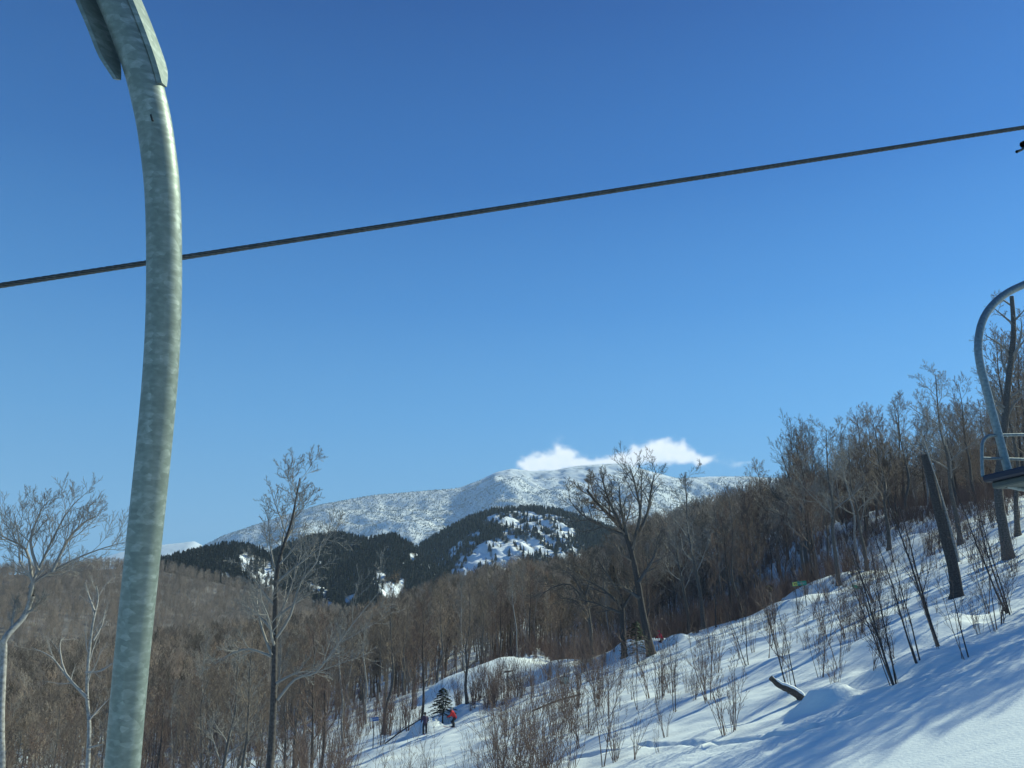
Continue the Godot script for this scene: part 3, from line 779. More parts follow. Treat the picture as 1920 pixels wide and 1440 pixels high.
	while taken.size() < 330 and tries < 30000:
		tries += 1
		var d := sqrt(r.randf_range(48.0 * 48.0, 195.0 * 195.0))
		var x := r.randf_range(-0.64, 0.66) * d
		var lim := 83.0 if x < 2.0 else 97.0 + maxf(0.0, x - 30.0) * 0.1
		if x > -0.17 * d - 1.0 and d < lim: continue
		if x > -14.0 and x < 16.0 and d > 98.0 and d < 152.0 and r.randf() < 0.93: continue
		if x < -8.0 and d < 55.0 and r.randf() < 0.75: continue
		if x > 38.0 and d < 112.0 and r.randf() < 0.6: continue
		var ok := true
		for t in taken:
			if absf(t.x - x) < 2.6 and t.distance_to(Vector2(x, d)) < 2.6: ok = false; break
		if not ok: continue
		var k: int = [0, 1, 2, 3, 4, 5, 1, 4, 3][r.randi() % 9]
		var size := r.randf_range(0.7, 1.1)
		if x < -10.0 and d < 110.0: size *= 0.8
		if x > 20.0: size *= 1.22 + 0.2 * smooth(34.0, 60.0, x)
		put.call(k, x, d, size)
	# the woods beyond, one brown mass
	var places := []; var cols := []
	while places.size() < 9000:
		var d := sqrt(r.randf_range(150.0 * 150.0, 430.0 * 430.0))
		var x := r.randf_range(-0.66, 0.66) * d
		if x > -16.0 and x < 16.0 and d < 155.0: continue
		if d < 195.0 and r.randf() < 0.5: continue
		if r.randf() < 0.05 and n_hill.get_noise_2d(x * 0.4, d * 0.4) > 0.3: continue
		places.append(Transform3D(Basis(Vector3.UP, r.randf() * TAU).scaled(Vector3.ONE * r.randf_range(0.7, 1.25)), on_snow(x, d, 0.2)))
		cols.append(Color(0.26, 0.19, 0.145).lerp(Color(0.29, 0.245, 0.205), r.randf()) * (r.randf_range(0.3, 0.7) if r.randf() < 0.4 else r.randf_range(0.9, 1.8)))
	copies("bare_forest", M.thin_tree, M.mountain, places, "brown mass of leafless forest covering the slope beyond the ski trails", "forest", cols)
	# undergrowth at the edge of the woods
	var brush := shrub(55, 16, 2.2, 0.011, 0.35, 3)
	places = []; cols = []
	while places.size() < 2600:
		var d := r.randf_range(70.0, 190.0)
		var x := r.randf_range(-0.6, 0.6) * d
		var lim := 84.0 if x < 2.0 else 97.0
		if x > -0.17 * d and d < lim: continue
		if x > -12.0 and x < 8.0 and d > 100.0 and d < 146.0 and r.randf() < 0.85: continue
		if x > 40.0 and d < 125.0 and r.randf() < 0.8: continue
		if x < -4.0 and r.randf() < 0.72: continue
		places.append(Transform3D(Basis(Vector3.UP, r.randf() * TAU).scaled(Vector3.ONE * r.randf_range(0.6, 1.9)), on_snow(x, d, 0.05)))
		cols.append(Color(0.17, 0.11, 0.09) * r.randf_range(0.6, 1.3))
	copies("undergrowth", brush, M.mountain, places, "reddish brown leafless undergrowth on the forest floor", "undergrowth", cols)
	small_spruces()

func small_spruces() -> void:
	for q in [[-6.3, 85.6, 3.3, 41, "small dark spruce with snow on its boughs beside the skier in red", true], [11.8, 87.5, 4.2, 42, "dark bushy evergreen at the foot of the big leaning tree", false]]:
		var r := RandomNumberGenerator.new(); r.seed = q[3]
		var t := thing("spruce_tree", on_snow(q[0], q[1], 0.1), q[4], "tree")
		var h: float = q[2]
		var g := Geo.new(); var tr := Geo.new(); var pads := Geo.new()
		tr.tube(PackedVector3Array([Vector3.ZERO, Vector3(0.03, h * 0.5, 0), Vector3(0, h, 0)]), PackedFloat32Array([0.1, 0.06, 0.015]), 6)
		var k := 0
		while k < 46:
			var f := k / 46.0
			var y := h * (0.26 + 0.7 * f)
			var a := k * 2.4 + r.randfn() * 0.2
			var ln := h * 0.42 * pow(1.0 - f, 0.75) * r.randf_range(0.75, 1.15) + 0.1
			var out := Vector3(cos(a), 0, sin(a))
			var p := PackedVector3Array(); var rad := PackedFloat32Array()
			for i in 5:
				var u := i / 4.0
				p.append(Vector3(0, y, 0) + out * ln * u + Vector3.UP * (0.1 * u - 0.3 * u * u) * ln)
				rad.append(0.018 * (1.0 - u) + 0.006)
			g.tube(p, rad, 3)
			var side := out.cross(Vector3.UP)
			for i in 26:                                                # sprays of needles along the bough
				var u := r.randf_range(0.12, 1.0)
				var base := p[int(u * 3.99)].lerp(p[mini(int(u * 3.99) + 1, 4)], fmod(u * 3.99, 1.0))
				var dir := (out * 0.7 + side * r.randf_range(-1.0, 1.0) + Vector3.UP * r.randf_range(-0.35, 0.15)).normalized() * r.randf_range(0.12, 0.3)
				var w := dir.cross(Vector3.UP).normalized() * 0.035
				var b := g.v.size()
				for vv in [base - w, base + w, base + dir, base + dir * 0.5 + Vector3.UP * 0.05]:
					g.v.append(vv); g.n.append(Vector3.UP)
				g.idx.append_array([b, b + 1, b + 2, b, b + 3, b + 2, b + 1, b + 3, b + 2])
			if q[5] and r.randf() < 0.55:
				pads.blob(Transform3D(Basis(Vector3.UP, -a).scaled_local(Vector3(ln * 0.3, 0.045, 0.13)), p[2].lerp(p[3], r.randf()) + Vector3.UP * 0.06), 5, 8)
			k += 1
		part("trunk", tr.mesh(), M.bark_dark, t)
		part("crown", g.mesh(), M.needle, t)
		if q[5]: part("snow_load", pads.mesh(), M.snow_pad, t)

# ---------------------------------------------------------------- shrubs and saplings on the open slope
func shrub(seed_: int, stems: int, h: float, r0: float, spread: float, twigs: int) -> ArrayMesh:
	var r := RandomNumberGenerator.new(); r.seed = seed_
	var g := Geo.new()
	var s := {"n": [0, twigs, 2], "len": [0.3, 0.35, 0.4], "ang": [0.6, 0.5, 0.5], "low": 0.3, "up": 0.05, "wob": 0.1, "tw": r0 * 0.5}
	for k in stems:
		var a := r.randf() * TAU
		var lean := spread * r.randf()
		var d := Vector3(cos(a) * lean, 1.0, sin(a) * lean).normalized()
		grow(g, Vector3(cos(a), 0, sin(a)) * 0.15 * r.randf() - Vector3.UP * 0.1, d, h * r.randf_range(0.35, 1.15), r0 * r.randf_range(0.7, 1.3), 1, s, r)
	return g.mesh()

func clump(called: String, label: String, x: float, d: float, seed_: int, stems: Array, spread: float, lean := Vector3.ZERO) -> void:   # several stems from one root, each a part
	var t := thing(called, on_snow(x, d, 0.1), label, "sapling")
	var r := RandomNumberGenerator.new(); r.seed = seed_
	for e in stems:
		var g := Geo.new()
		var s := {"n": [0, 6, 4, 3], "len": [0.3, 0.3, 0.42, 0.5], "ang": [0.6, 0.5, 0.55, 0.6], "low": 0.3, "up": 0.05, "wob": 0.045, "tw": 0.007}
		var a := r.randf() * TAU
		var dir := (Vector3(cos(a), 0, sin(a)) * spread * r.randf() + lean + Vector3.UP).normalized()
		grow(g, Vector3(cos(a), -0.3, sin(a)) * 0.3 * r.randf(), dir, e[0], e[1], 1, s, r)
		part("stem", g.mesh(), M.stem_dark if e[1] > 0.03 else M.twig_red, t)

func saplings() -> void:
	var L := Vector3(-0.22, 0, 0.05)
	clump("sapling_clump", "dense fan of many dark sapling stems at the edge of the groomed run", 16.5, 40.3, 1, [[7.5, 0.055], [6.5, 0.045], [6.0, 0.04], [5.5, 0.035], [5.0, 0.03], [4.5, 0.025], [5.2, 0.025], [3.8, 0.02], [3.2, 0.016], [3.0, 0.016]], 0.22, L)
	clump("sapling_clump", "pair of thick dark sapling trunks standing together on the sunlit snow", 20.7, 44.8, 2, [[8.5, 0.075], [8.0, 0.065], [5.0, 0.03]], 0.1, L)
	clump("sapling_clump", "slim dark sapling pair between the dense fan and the thick pair", 18.3, 41.8, 3, [[7.0, 0.05], [6.2, 0.04], [4.5, 0.02]], 0.12, L)
	clump("sapling_clump", "thin curved sapling leaning over the shaded edge of the run", 19.9, 40.6, 4, [[5.0, 0.035], [4.2, 0.022], [3.4, 0.02]], 0.25, Vector3(-0.1, 0, 0))
	clump("sapling_clump", "three dark stems rising close together beside the shaded run below the chair", 26.9, 49.6, 5, [[8.0, 0.06], [7.5, 0.055], [7.0, 0.045], [4.0, 0.02]], 0.14, L)
	clump("sapling_clump", "small forked sapling uphill of the thin curved sapling", 23.9, 45.6, 6, [[5.0, 0.03], [4.4, 0.022], [3.5, 0.016], [3.0, 0.014]], 0.3, L)
	clump("sapling_clump", "dark forked sapling growing behind the snowy log stub", 14.0, 46.7, 7, [[5.2, 0.045], [4.8, 0.035], [3.6, 0.02], [3.0, 0.014]], 0.35, Vector3(-0.08, 0, 0))
	clump("sapling_clump", "wide bush of upright thin stems on the open snow", 11.0, 53.1, 8, [[4.6, 0.03], [4.4, 0.026], [4.2, 0.024], [4.0, 0.02], [3.6, 0.018], [3.4, 0.016], [3.0, 0.014], [2.8, 0.012], [2.6, 0.012]], 0.4)
	clump("sapling_clump", "thin arching saplings beside the wooden sign post", 4.6, 67.1, 9, [[5.5, 0.04], [5.0, 0.035], [4.6, 0.03], [4.0, 0.025], [3.6, 0.02]], 0.4)
	clump("sapling_clump", "slender fan of thin stems on the snow above the ski track", 9.9, 42.3, 11, [[3.6, 0.026], [3.2, 0.022], [3.0, 0.018], [2.4, 0.014], [2.0, 0.012]], 0.4)
	clump("sapling_clump", "two close upright saplings downhill of the wide bush", 9.2, 53.0, 12, [[4.6, 0.032], [4.2, 0.028], [3.0, 0.016]], 0.12)
	clump("sapling_clump", "pair of bent saplings on the shaded snow above the wide bush", 15.4, 61.1, 13, [[5.5, 0.04], [5.0, 0.034], [3.8, 0.02]], 0.25, L)
	clump("sapling_clump", "spindly sapling group on the sunlit snow uphill of the log stub", 16.0, 48.3, 14, [[4.0, 0.024], [3.6, 0.02], [3.2, 0.016], [2.6, 0.014], [2.4, 0.012]], 0.3)
	clump("sapling_clump", "tall leaning sapling beside the green trail sign", 29.4, 73.9, 10, [[8.0, 0.06], [7.0, 0.05], [5.0, 0.03]], 0.2, L)
	var r := RandomNumberGenerator.new(); r.seed = 4242
	var kinds := [shrub(1, 8, 2.9, 0.011, 0.5, 4), shrub(2, 12, 3.5, 0.012, 0.5, 4), shrub(3, 5, 3.9, 0.016, 0.35, 5), shrub(4, 4, 1.6, 0.008, 0.6, 3), shrub(5, 18, 3.0, 0.010, 0.65, 3), shrub(6, 2, 4.4, 0.02, 0.25, 7)]
	var about := ["loose shrub of thin upright stems", "thick shrub of many reddish stems", "airy shrub of a few tall stems", "little tuft of bare twigs", "dense broad leafless bush", "lone thin sapling whip"]
	var called := ["loose_shrub", "thick_shrub", "airy_shrub", "twig_tuft", "broad_bush", "sapling_whip"]
	var first := {}
	var n := 0
	var tries := 0
	while n < 296 and tries < 20000:
		tries += 1
		var d := r.randf_range(38.0, 92.0)
		var x := r.randf_range(-0.24, 0.56) * d
		if d < piste_edge(x) + 0.6: continue
		if d > 76.0 and x < 3.0: continue                              # the trail the skiers are on
		var dense := 1.0 if x < 0.08 * d else 0.36
		dense *= 0.5 + smooth(-0.15, 0.25, n_lump.get_noise_2d(x * 0.6, d * 0.6))
		if d > 68.0 and x < 20.0: dense *= 0.35
		if x > 6.0 and d < 48.0: dense *= 0.4
		if r.randf() > dense: continue
		var k: int = ([0, 1, 1, 4, 2, 5, 3] if x < 0.1 * d else [0, 2, 3, 5, 2, 0, 3])[r.randi() % 7]
		var size := r.randf_range(0.75, 1.45) * (1.1 if x < 0.1 * d else 0.95)
		var turn := r.randf() * TAU
		if x / d > -0.16 and x / d < -0.02:
			if d > 56.0: continue
			size *= 0.6
		var where := " in the low thicket below the ski track" if x < 0.08 * d else " on the snow just above the groomed run" if d < 56.0 else " on the upper slope below the far trail"
		var says: String = about[k] + where
		if first.has(k): tag(again(first[k], on_snow(x, d, 0.03), turn, size), says, "shrub", says)
		else:
			var o := part(called[k], kinds[k], M.twig_red, self)
			tag(o, says, "shrub", says)
			o.position = on_snow(x, d, 0.03); o.rotation.y = turn; o.scale = Vector3.ONE * size
			first[k] = o
		n += 1
	# the sawn log stub that sticks up out of the snow
	var t := thing("log_stub", on_snow(13.9, 45.0, 0.0), "snow dusted log stub sticking up slantwise out of the snow", "log")
	var g := Geo.new()
	var p := curve(PackedVector3Array([Vector3(0.25, -0.3, 0.05), Vector3(-0.1, 0.12, 0), Vector3(-0.55, 0.42, 0), Vector3(-1.0, 0.62, -0.1), Vector3(-1.4, 0.98, -0.15)]), 4)
	var rad := PackedFloat32Array()
	for i in p.size(): rad.append(lerpf(0.22, 0.11, float(i) / p.size()) + 0.012 * sin(i * 2.1))
	g.tube(p, rad, 9, true)
	part("log", g.mesh(), M.bark_dark, t)
	var s := Geo.new()
	var sp := PackedVector3Array(); var sr := PackedFloat32Array()
	for i in range(2, p.size() - 1):
		sp.append(p[i] + Vector3(0.03, rad[i] * 0.8, 0.02)); sr.append(rad[i] * (0.62 if i > 2 and i < p.size() - 3 else 0.25))
	s.tube(sp, sr, 7, true)
	part("snow_cover", s.mesh(), M.snow_pad, t)
	# fallen trunks along the far bank
	for q in [[5.5, 119.0, 13.0, 0.13, "long fallen trunk lying along the far snow bank", 0.1], [3.6, 74.0, 4.0, 0.07, "short fallen trunk lying behind the wooden sign", 0.05], [-9.6, 83.0, 3.0, 0.06, "thin fallen pole beside the small spruce", -0.3]]:
		var f := Geo.new()
		var ln: float = q[2]
		var a := on_snow(q[0] - ln * 0.5, q[1]) + Vector3.UP * 0.12
		var b := on_snow(q[0] + ln * 0.5, q[1] + 2.0) + Vector3.UP * 0.1
		var mid := a.lerp(b, 0.5)
		f.tube(curve(PackedVector3Array([a - mid, Vector3(0, 0.12, 0), b - mid]), 5), same(q[3], 11), 7, true)
		var o := part("fallen_trunk", f.mesh(), M.bark_dark, self)
		o.position = mid
		tag(o, q[4], "log")

# ---------------------------------------------------------------- the chairlift
func lift() -> void:
	# the haul rope of the other line: six strands laid round a core
	var a := Vector3(-12.007, 7.424, -2.497); var b := Vector3(22.283, 16.570, -9.098)
	var rope := thing("haul_rope", a, "dark twisted steel haul rope stretched across the sky", "cable")
	var axis := (b - a).normalized()
	var length := a.distance_to(b)
	var u := axis.cross(Vector3.UP).normalized(); var w := axis.cross(u)
	for k in 6:
		var g := Geo.new()
		var p := PackedVector3Array()
		var steps := int(length / 0.022)
		for i in steps + 1:
			var s := length * i / steps
			var f := TAU * (k / 6.0 + s / 0.235)
			p.append(axis * s + (u * cos(f) + w * sin(f)) * 0.0104)
		g.tube(p, same(0.0049, p.size()), 7)
		part("strand", g.mesh(), M.rope_steel, rope)
	var core := Geo.new()
	core.tube(PackedVector3Array([Vector3.ZERO, axis * length]), same(0.0062, 2), 8)
	part("core", core.mesh(), M.rope_core, rope)

	# the bail of our own chair
	var own := PackedVector3Array([Vector3(-0.75, 7.3, -1.86), Vector3(-0.715, 7.6, -1.775), Vector3(-0.686, 7.913, -1.688), Vector3(-0.666, 8.131, -1.627), Vector3(-0.646, 8.319, -1.575), Vector3(-0.626, 8.505, -1.524), Vector3(-0.613, 8.649, -1.484), Vector3(-0.608, 8.775, -1.449), Vector3(-0.610, 8.923, -1.408), Vector3(-0.621, 9.025, -1.380), Vector3(-0.634, 9.092, -1.361), Vector3(-0.653, 9.158, -1.344), Vector3(-0.695, 9.262, -1.315), Vector3(-0.76, 9.39, -1.28), Vector3(-0.9, 9.56, -1.2), Vector3(-1.15, 9.72, -1.05), Vector3(-1.4, 9.78, -0.9)])
	var chair := thing("near_chair_bail", own[0], "thick curved galvanised steel tube of the near lift chair", "chairlift")
	var shift := PackedVector3Array()
	for q in own: shift.append(q - own[0])
	part("bail_tube", pipe(shift, 0.0295, 40, 6), M.galvanised, chair)
	# two stiffening plates along the upper bend
	var top := curve(PackedVector3Array([shift[10], shift[11], shift[12], shift[13], shift[14], shift[15]]), 6)
	var eye := Vector3(0, EYE, 0) - own[0]
	for side in [-1.0, 1.0]:
		var g := Geo.new()
		var rows := []
		var from := 4 if side < 0.0 else 2
		for i in range(from, top.size()):
			var t := (top[mini(i + 1, top.size() - 1)] - top[maxi(i - 1, 0)]).normalized()
			var see := Vector3(0.42, -0.35, 0.85)
			see = (see - t * see.dot(t)).normalized()
			var right := see.cross(t).normalized() * -1.0
			if right.x < 0.0: right = -right
			var full := smooth(from - 1.5, from + 4.0, float(i))
			var near: Vector3 = top[i] + (right * 0.0165 + see * 0.0265 if side > 0.0 else right * lerpf(-0.047, -0.062, full) + see * 0.004)
			var back := (right * 0.021 - see * 0.05) * lerpf(0.25, 1.0, full) if side > 0.0 else (right * 0.03 - see * 0.028) * lerpf(0.06, 1.0, full)
			var thick := right * (0.0085 if side > 0.0 else 0.006)
			rows.append([near, near + thick, near + thick + back, near + back])
		for i in rows.size():
			if i == rows.size() - 1: break
			for j in 4:
				var q := [rows[i][j], rows[i + 1][j], rows[i + 1][(j + 1) % 4], rows[i][(j + 1) % 4]]
				var nn: Vector3 = (q[2] - q[0]).cross(q[3] - q[1]).normalized()
				var mid: Vector3 = (rows[i][0] + rows[i][1] + rows[i][2] + rows[i][3]) / 4.0
				if nn.dot(q[0] + q[3] - mid * 2.0) < 0.0: nn = -nn
				var bq := g.v.size()
				for z in q: g.v.append(z); g.n.append(nn)
				if nn.dot((q[1] - q[0]).cross(q[2] - q[0])) < 0.0: g.idx.append_array([bq, bq + 1, bq + 2, bq, bq + 2, bq + 3])
				else: g.idx.append_array([bq, bq + 2, bq + 1, bq, bq + 3, bq + 2])
		var be := g.v.size()
		var down := (top[from] - top[from + 1]).normalized()
		for z in rows[0]:
			g.v.append(z); g.n.append(down)
		var turned: Vector3 = (rows[0][1] - rows[0][0]).cross(rows[0][2] - rows[0][0])
		g.idx.append_array([be, be + 1, be + 2, be, be + 2, be + 3] if turned.dot(down) < 0.0 else [be, be + 2, be + 1, be, be + 3, be + 2])
		part("stiffener_plate", g.mesh(), M.galvanised, chair)
	# drain slot with a raised lip below the plates
	var slot := Geo.new()
	var sc := shift[10].lerp(shift[9], 0.35)
	var tow := (eye - sc).normalized()
	slot.box(Transform3D(Basis(Vector3.FORWARD.cross(Vector3.UP), 0.0), sc + tow * 0.0292 + Vector3(-0.002, 0, 0)).rotated_local(Vector3.FORWARD, -0.35), Vector3(0.003, 0.03, 0.004))
	slot.box(Transform3D(Basis.IDENTITY, sc + tow * 0.0292 + Vector3(0.0, 0.012, 0)).rotated_local(Vector3.FORWARD, 0.9), Vector3(0.003, 0.015, 0.004))
	part("drain_slot", slot.mesh(), M.black_paint, chair)
	# the hanger, the seat and the footing of our chair lie outside the picture
	part("hanger_tube", pipe(PackedVector3Array([shift[16], shift[16] + Vector3(-0.12, 0.25, 0.1), shift[16] + Vector3(-0.15, 1.2, 0.12)]), 0.035, 16, 4), M.galvanised, chair)
	var seat := part("seat_frame", pipe(PackedVector3Array([shift[0], shift[0] + Vector3(-0.06, -0.16, -0.02), shift[0] + Vector3(-0.25, -0.25, 0.02), shift[0] + Vector3(-0.6, -0.27, 0.1)]), 0.025, 14, 5), M.galvanised, chair)

	# the empty chair on the other line; its own axes: x along the rope, y up, z towards us
	var f := Vector3(0.98197, 0, -0.18902); var l := Vector3(0.18902, 0, 0.98197)
	var c := thing("lift_chair", Vector3(3.660, 9.360, -6.838), "empty lift chair with dark seat and looped grey armrest", "chairlift")
	c.basis = Basis(f, Vector3.UP, l)
	var width := 2.6
	for side in [0, 1]:
		var z := 0.0 if side == 0 else width
		var inn := 1.0 if side == 0 else -1.0
		part("bail_tube", pipe(PackedVector3Array([Vector3(0.245, -0.06, z), Vector3(0.22, 0.134, z), Vector3(0.195, 0.326, z), Vector3(0.171, 0.498, z), Vector3(0.144, 0.717, z), Vector3(0.123, 0.895, z), Vector3(0.129, 1.053, z), Vector3(0.175, 1.216, z), Vector3(0.25, 1.346, z), Vector3(0.363, 1.462, z), Vector3(0.5, 1.557, z), Vector3(0.655, 1.631, z + 0.03 * inn), Vector3(0.78, 1.68, z + 0.22 * inn), Vector3(0.82, 1.70, z + 0.6 * inn), Vector3(0.82, 1.70, width / 2)]), 0.031, 20, 5), M.chair_steel, c)
		var ar := part("armrest", pipe(PackedVector3Array([Vector3(0.0, -0.02, z), Vector3(0.012, 0.1, z), Vector3(0.034, 0.225, z), Vector3(0.057, 0.279, z), Vector3(0.106, 0.31, z), Vector3(0.16, 0.318, z), Vector3(0.43, 0.335, z), Vector3(0.5, 0.32, z), Vector3(0.53, 0.25, z), Vector3(0.54, -0.02, z)]), 0.0125, 14, 5), M.chair_steel, c)
		part("armrest_bar", pipe(PackedVector3Array([Vector3(0.022, 0.131, z), Vector3(0.535, 0.136, z)]), 0.011, 12, 1), M.chair_steel, ar)
		part("seat_bracket", pipe(PackedVector3Array([Vector3(0.1, -0.1, z + 0.12 * inn), Vector3(0.3, -0.13, z + 0.12 * inn), Vector3(0.5, -0.1, z + 0.12 * inn)]), 0.02, 8, 2), M.chair_steel, c)
	var cu := part("seat_cushion", chamfer_box(Vector3(0.52, 0.055, width), 0.012), M.vinyl, c)
	cu.position = Vector3(0.25, -0.035, width / 2)
	var pan := part("seat_pan", chamfer_box(Vector3(0.46, 0.05, width - 0.06), 0.01), M.seat_pan, c)
	pan.position = Vector3(0.27, -0.089, width / 2)
	var plate := part("footrest_plate", chamfer_box(Vector3(0.16, 0.02, 0.6), 0.005), M.sign_grey, c)
	plate.position = Vector3(0.36, -0.175, 0.55)
	for k in 2: part("footrest_strut", pipe(PackedVector3Array([Vector3(0.36, -0.1, 0.35 + 0.4 * k), Vector3(0.36, -0.18, 0.35 + 0.4 * k)]), 0.012, 8, 1), M.chair_steel, c)
	for k in 4:
		var bk := part("backrest_slat", chamfer_box(Vector3(0.03, 0.075, width - 0.1), 0.008), M.vinyl, c)
		bk.position = Vector3(0.09 - 0.02 * k, 0.12 + 0.11 * k, width / 2 + 0.9)
		bk.scale.z = 0.2
	# hanger and grip
	part("hanger_tube", pipe(PackedVector3Array([Vector3(0.82, 1.70, width / 2), Vector3(0.7, 1.86, width / 2), Vector3(0.4, 2.02, width / 2), Vector3(-0.05, 2.1, width / 2), Vector3(-0.3, 2.1, width / 2)]), 0.03, 14, 5), M.chair_steel, c)
	var grip := Geo.new()
	grip.blob(Transform3D(Basis.IDENTITY.scaled(Vector3(0.22, 0.05, 0.055)), Vector3(-0.17, 2.088, width / 2)), 12, 16)
	grip.box(Transform3D(Basis.IDENTITY, Vector3(-0.1, 2.18, width / 2)), Vector3(0.14, 0.2, 0.035))
	grip.tube(PackedVector3Array([Vector3(-0.34, 2.075, width / 2), Vector3(-0.385, 2.04, width / 2), Vector3(-0.425, 2.022, width / 2)]), PackedFloat32Array([0.012, 0.008, 0.011]), 8, true)
	part("rope_grip", grip.mesh(), M.rope_steel, c)

# ---------------------------------------------------------------- people
func capsule_distance(p: Vector3, a: Vector3, b: Vector3, ra: float, rb: float) -> float:
	var ab := b - a
	var t := clampf((p - a).dot(ab) / maxf(ab.length_squared(), 1e-6), 0.0, 1.0)
	return p.distance_to(a + ab * t) - lerpf(ra, rb, t)

func figure(bones: Array, cell: float) -> ArrayMesh:                 # bones: [from, to, radius, radius, colour]; one skin round all of them
	var lo := Vector3.ONE * 1e9; var hi := Vector3.ONE * -1e9
	for b in bones:
		for e in [b[0], b[1]]:
			lo = lo.min(e - Vector3.ONE * (maxf(b[2], b[3]) + cell * 3)); hi = hi.max(e + Vector3.ONE * (maxf(b[2], b[3]) + cell * 3))
	var nx := int((hi.x - lo.x) / cell) + 2; var ny := int((hi.y - lo.y) / cell) + 2; var nz := int((hi.z - lo.z) / cell) + 2
	var field := PackedFloat32Array(); field.resize(nx * ny * nz); field.fill(1.0)
	for b in bones:
		var m := maxf(b[2], b[3]) + cell * 2.5
		var p0: Vector3 = ((b[0] as Vector3).min(b[1]) - Vector3.ONE * m - lo) / cell
		var p1: Vector3 = ((b[0] as Vector3).max(b[1]) + Vector3.ONE * m - lo) / cell
		for z in range(maxi(0, int(p0.z)), mini(nz, int(p1.z) + 1)):
			for y in range(maxi(0, int(p0.y)), mini(ny, int(p1.y) + 1)):
				for x in range(maxi(0, int(p0.x)), mini(nx, int(p1.x) + 1)):
					var i := (z * ny + y) * nx + x
					var q := capsule_distance(lo + Vector3(x, y, z) * cell, b[0], b[1], b[2], b[3])
					var h := clampf(0.5 + 0.5 * (field[i] - q) / 0.04, 0.0, 1.0)
					field[i] = lerpf(field[i], q, h) - 0.04 * h * (1.0 - h)
	var g := Geo.new()
	var at := {}
	for z in nz - 1:
		for y in ny - 1:
			for x in nx - 1:
				var s := 0
				var i := (z * ny + y) * nx + x
				for k in 8:
					if field[i + (k & 1) + ((k >> 1) & 1) * nx + (k >> 2) * nx * ny] < 0.0: s += 1
				if s == 0 or s == 8: continue
				var sum := Vector3.ZERO; var cnt := 0
				for e in [[0, 1], [2, 3], [4, 5], [6, 7], [0, 2], [1, 3], [4, 6], [5, 7], [0, 4], [1, 5], [2, 6], [3, 7]]:
					var fa := field[i + (e[0] & 1) + ((e[0] >> 1) & 1) * nx + (e[0] >> 2) * nx * ny]
					var fb := field[i + (e[1] & 1) + ((e[1] >> 1) & 1) * nx + (e[1] >> 2) * nx * ny]
					if (fa < 0.0) != (fb < 0.0):
						var t := fa / (fa - fb)
						sum += Vector3(e[0] & 1, (e[0] >> 1) & 1, e[0] >> 2).lerp(Vector3(e[1] & 1, (e[1] >> 1) & 1, e[1] >> 2), t); cnt += 1
				var p := lo + (Vector3(x, y, z) + sum / cnt) * cell
				at[i] = g.v.size()
				g.v.append(p)
				var best := 1e9; var col := Color.WHITE
				for b in bones:
					var q := capsule_distance(p, b[0], b[1], b[2], b[3])
					if q < best: best = q; col = b[4]
				g.c.append(col)
				var gx := field[mini(i + 1, field.size() - 1)] - field[i]
				g.n.append(Vector3(gx, field[mini(i + nx, field.size() - 1)] - field[i], field[mini(i + nx * ny, field.size() - 1)] - field[i]).normalized())
	var dirs := [[1, nx, nx * ny], [nx, nx * ny, 1], [nx * ny, 1, nx]]
	for i: int in at:
		for q in dirs:
			var inside := field[i] < 0.0
			if inside != (field[i + q[0]] < 0.0):
				if at.has(i - q[1]) and at.has(i - q[2]) and at.has(i - q[1] - q[2]):
					var f := [at[i], at[i - q[1]], at[i - q[1] - q[2]], at[i - q[2]]]
					g.idx.append_array([f[0], f[2], f[1], f[0], f[3], f[2]] if inside else [f[0], f[1], f[2], f[0], f[2], f[3]])
	return g.mesh()

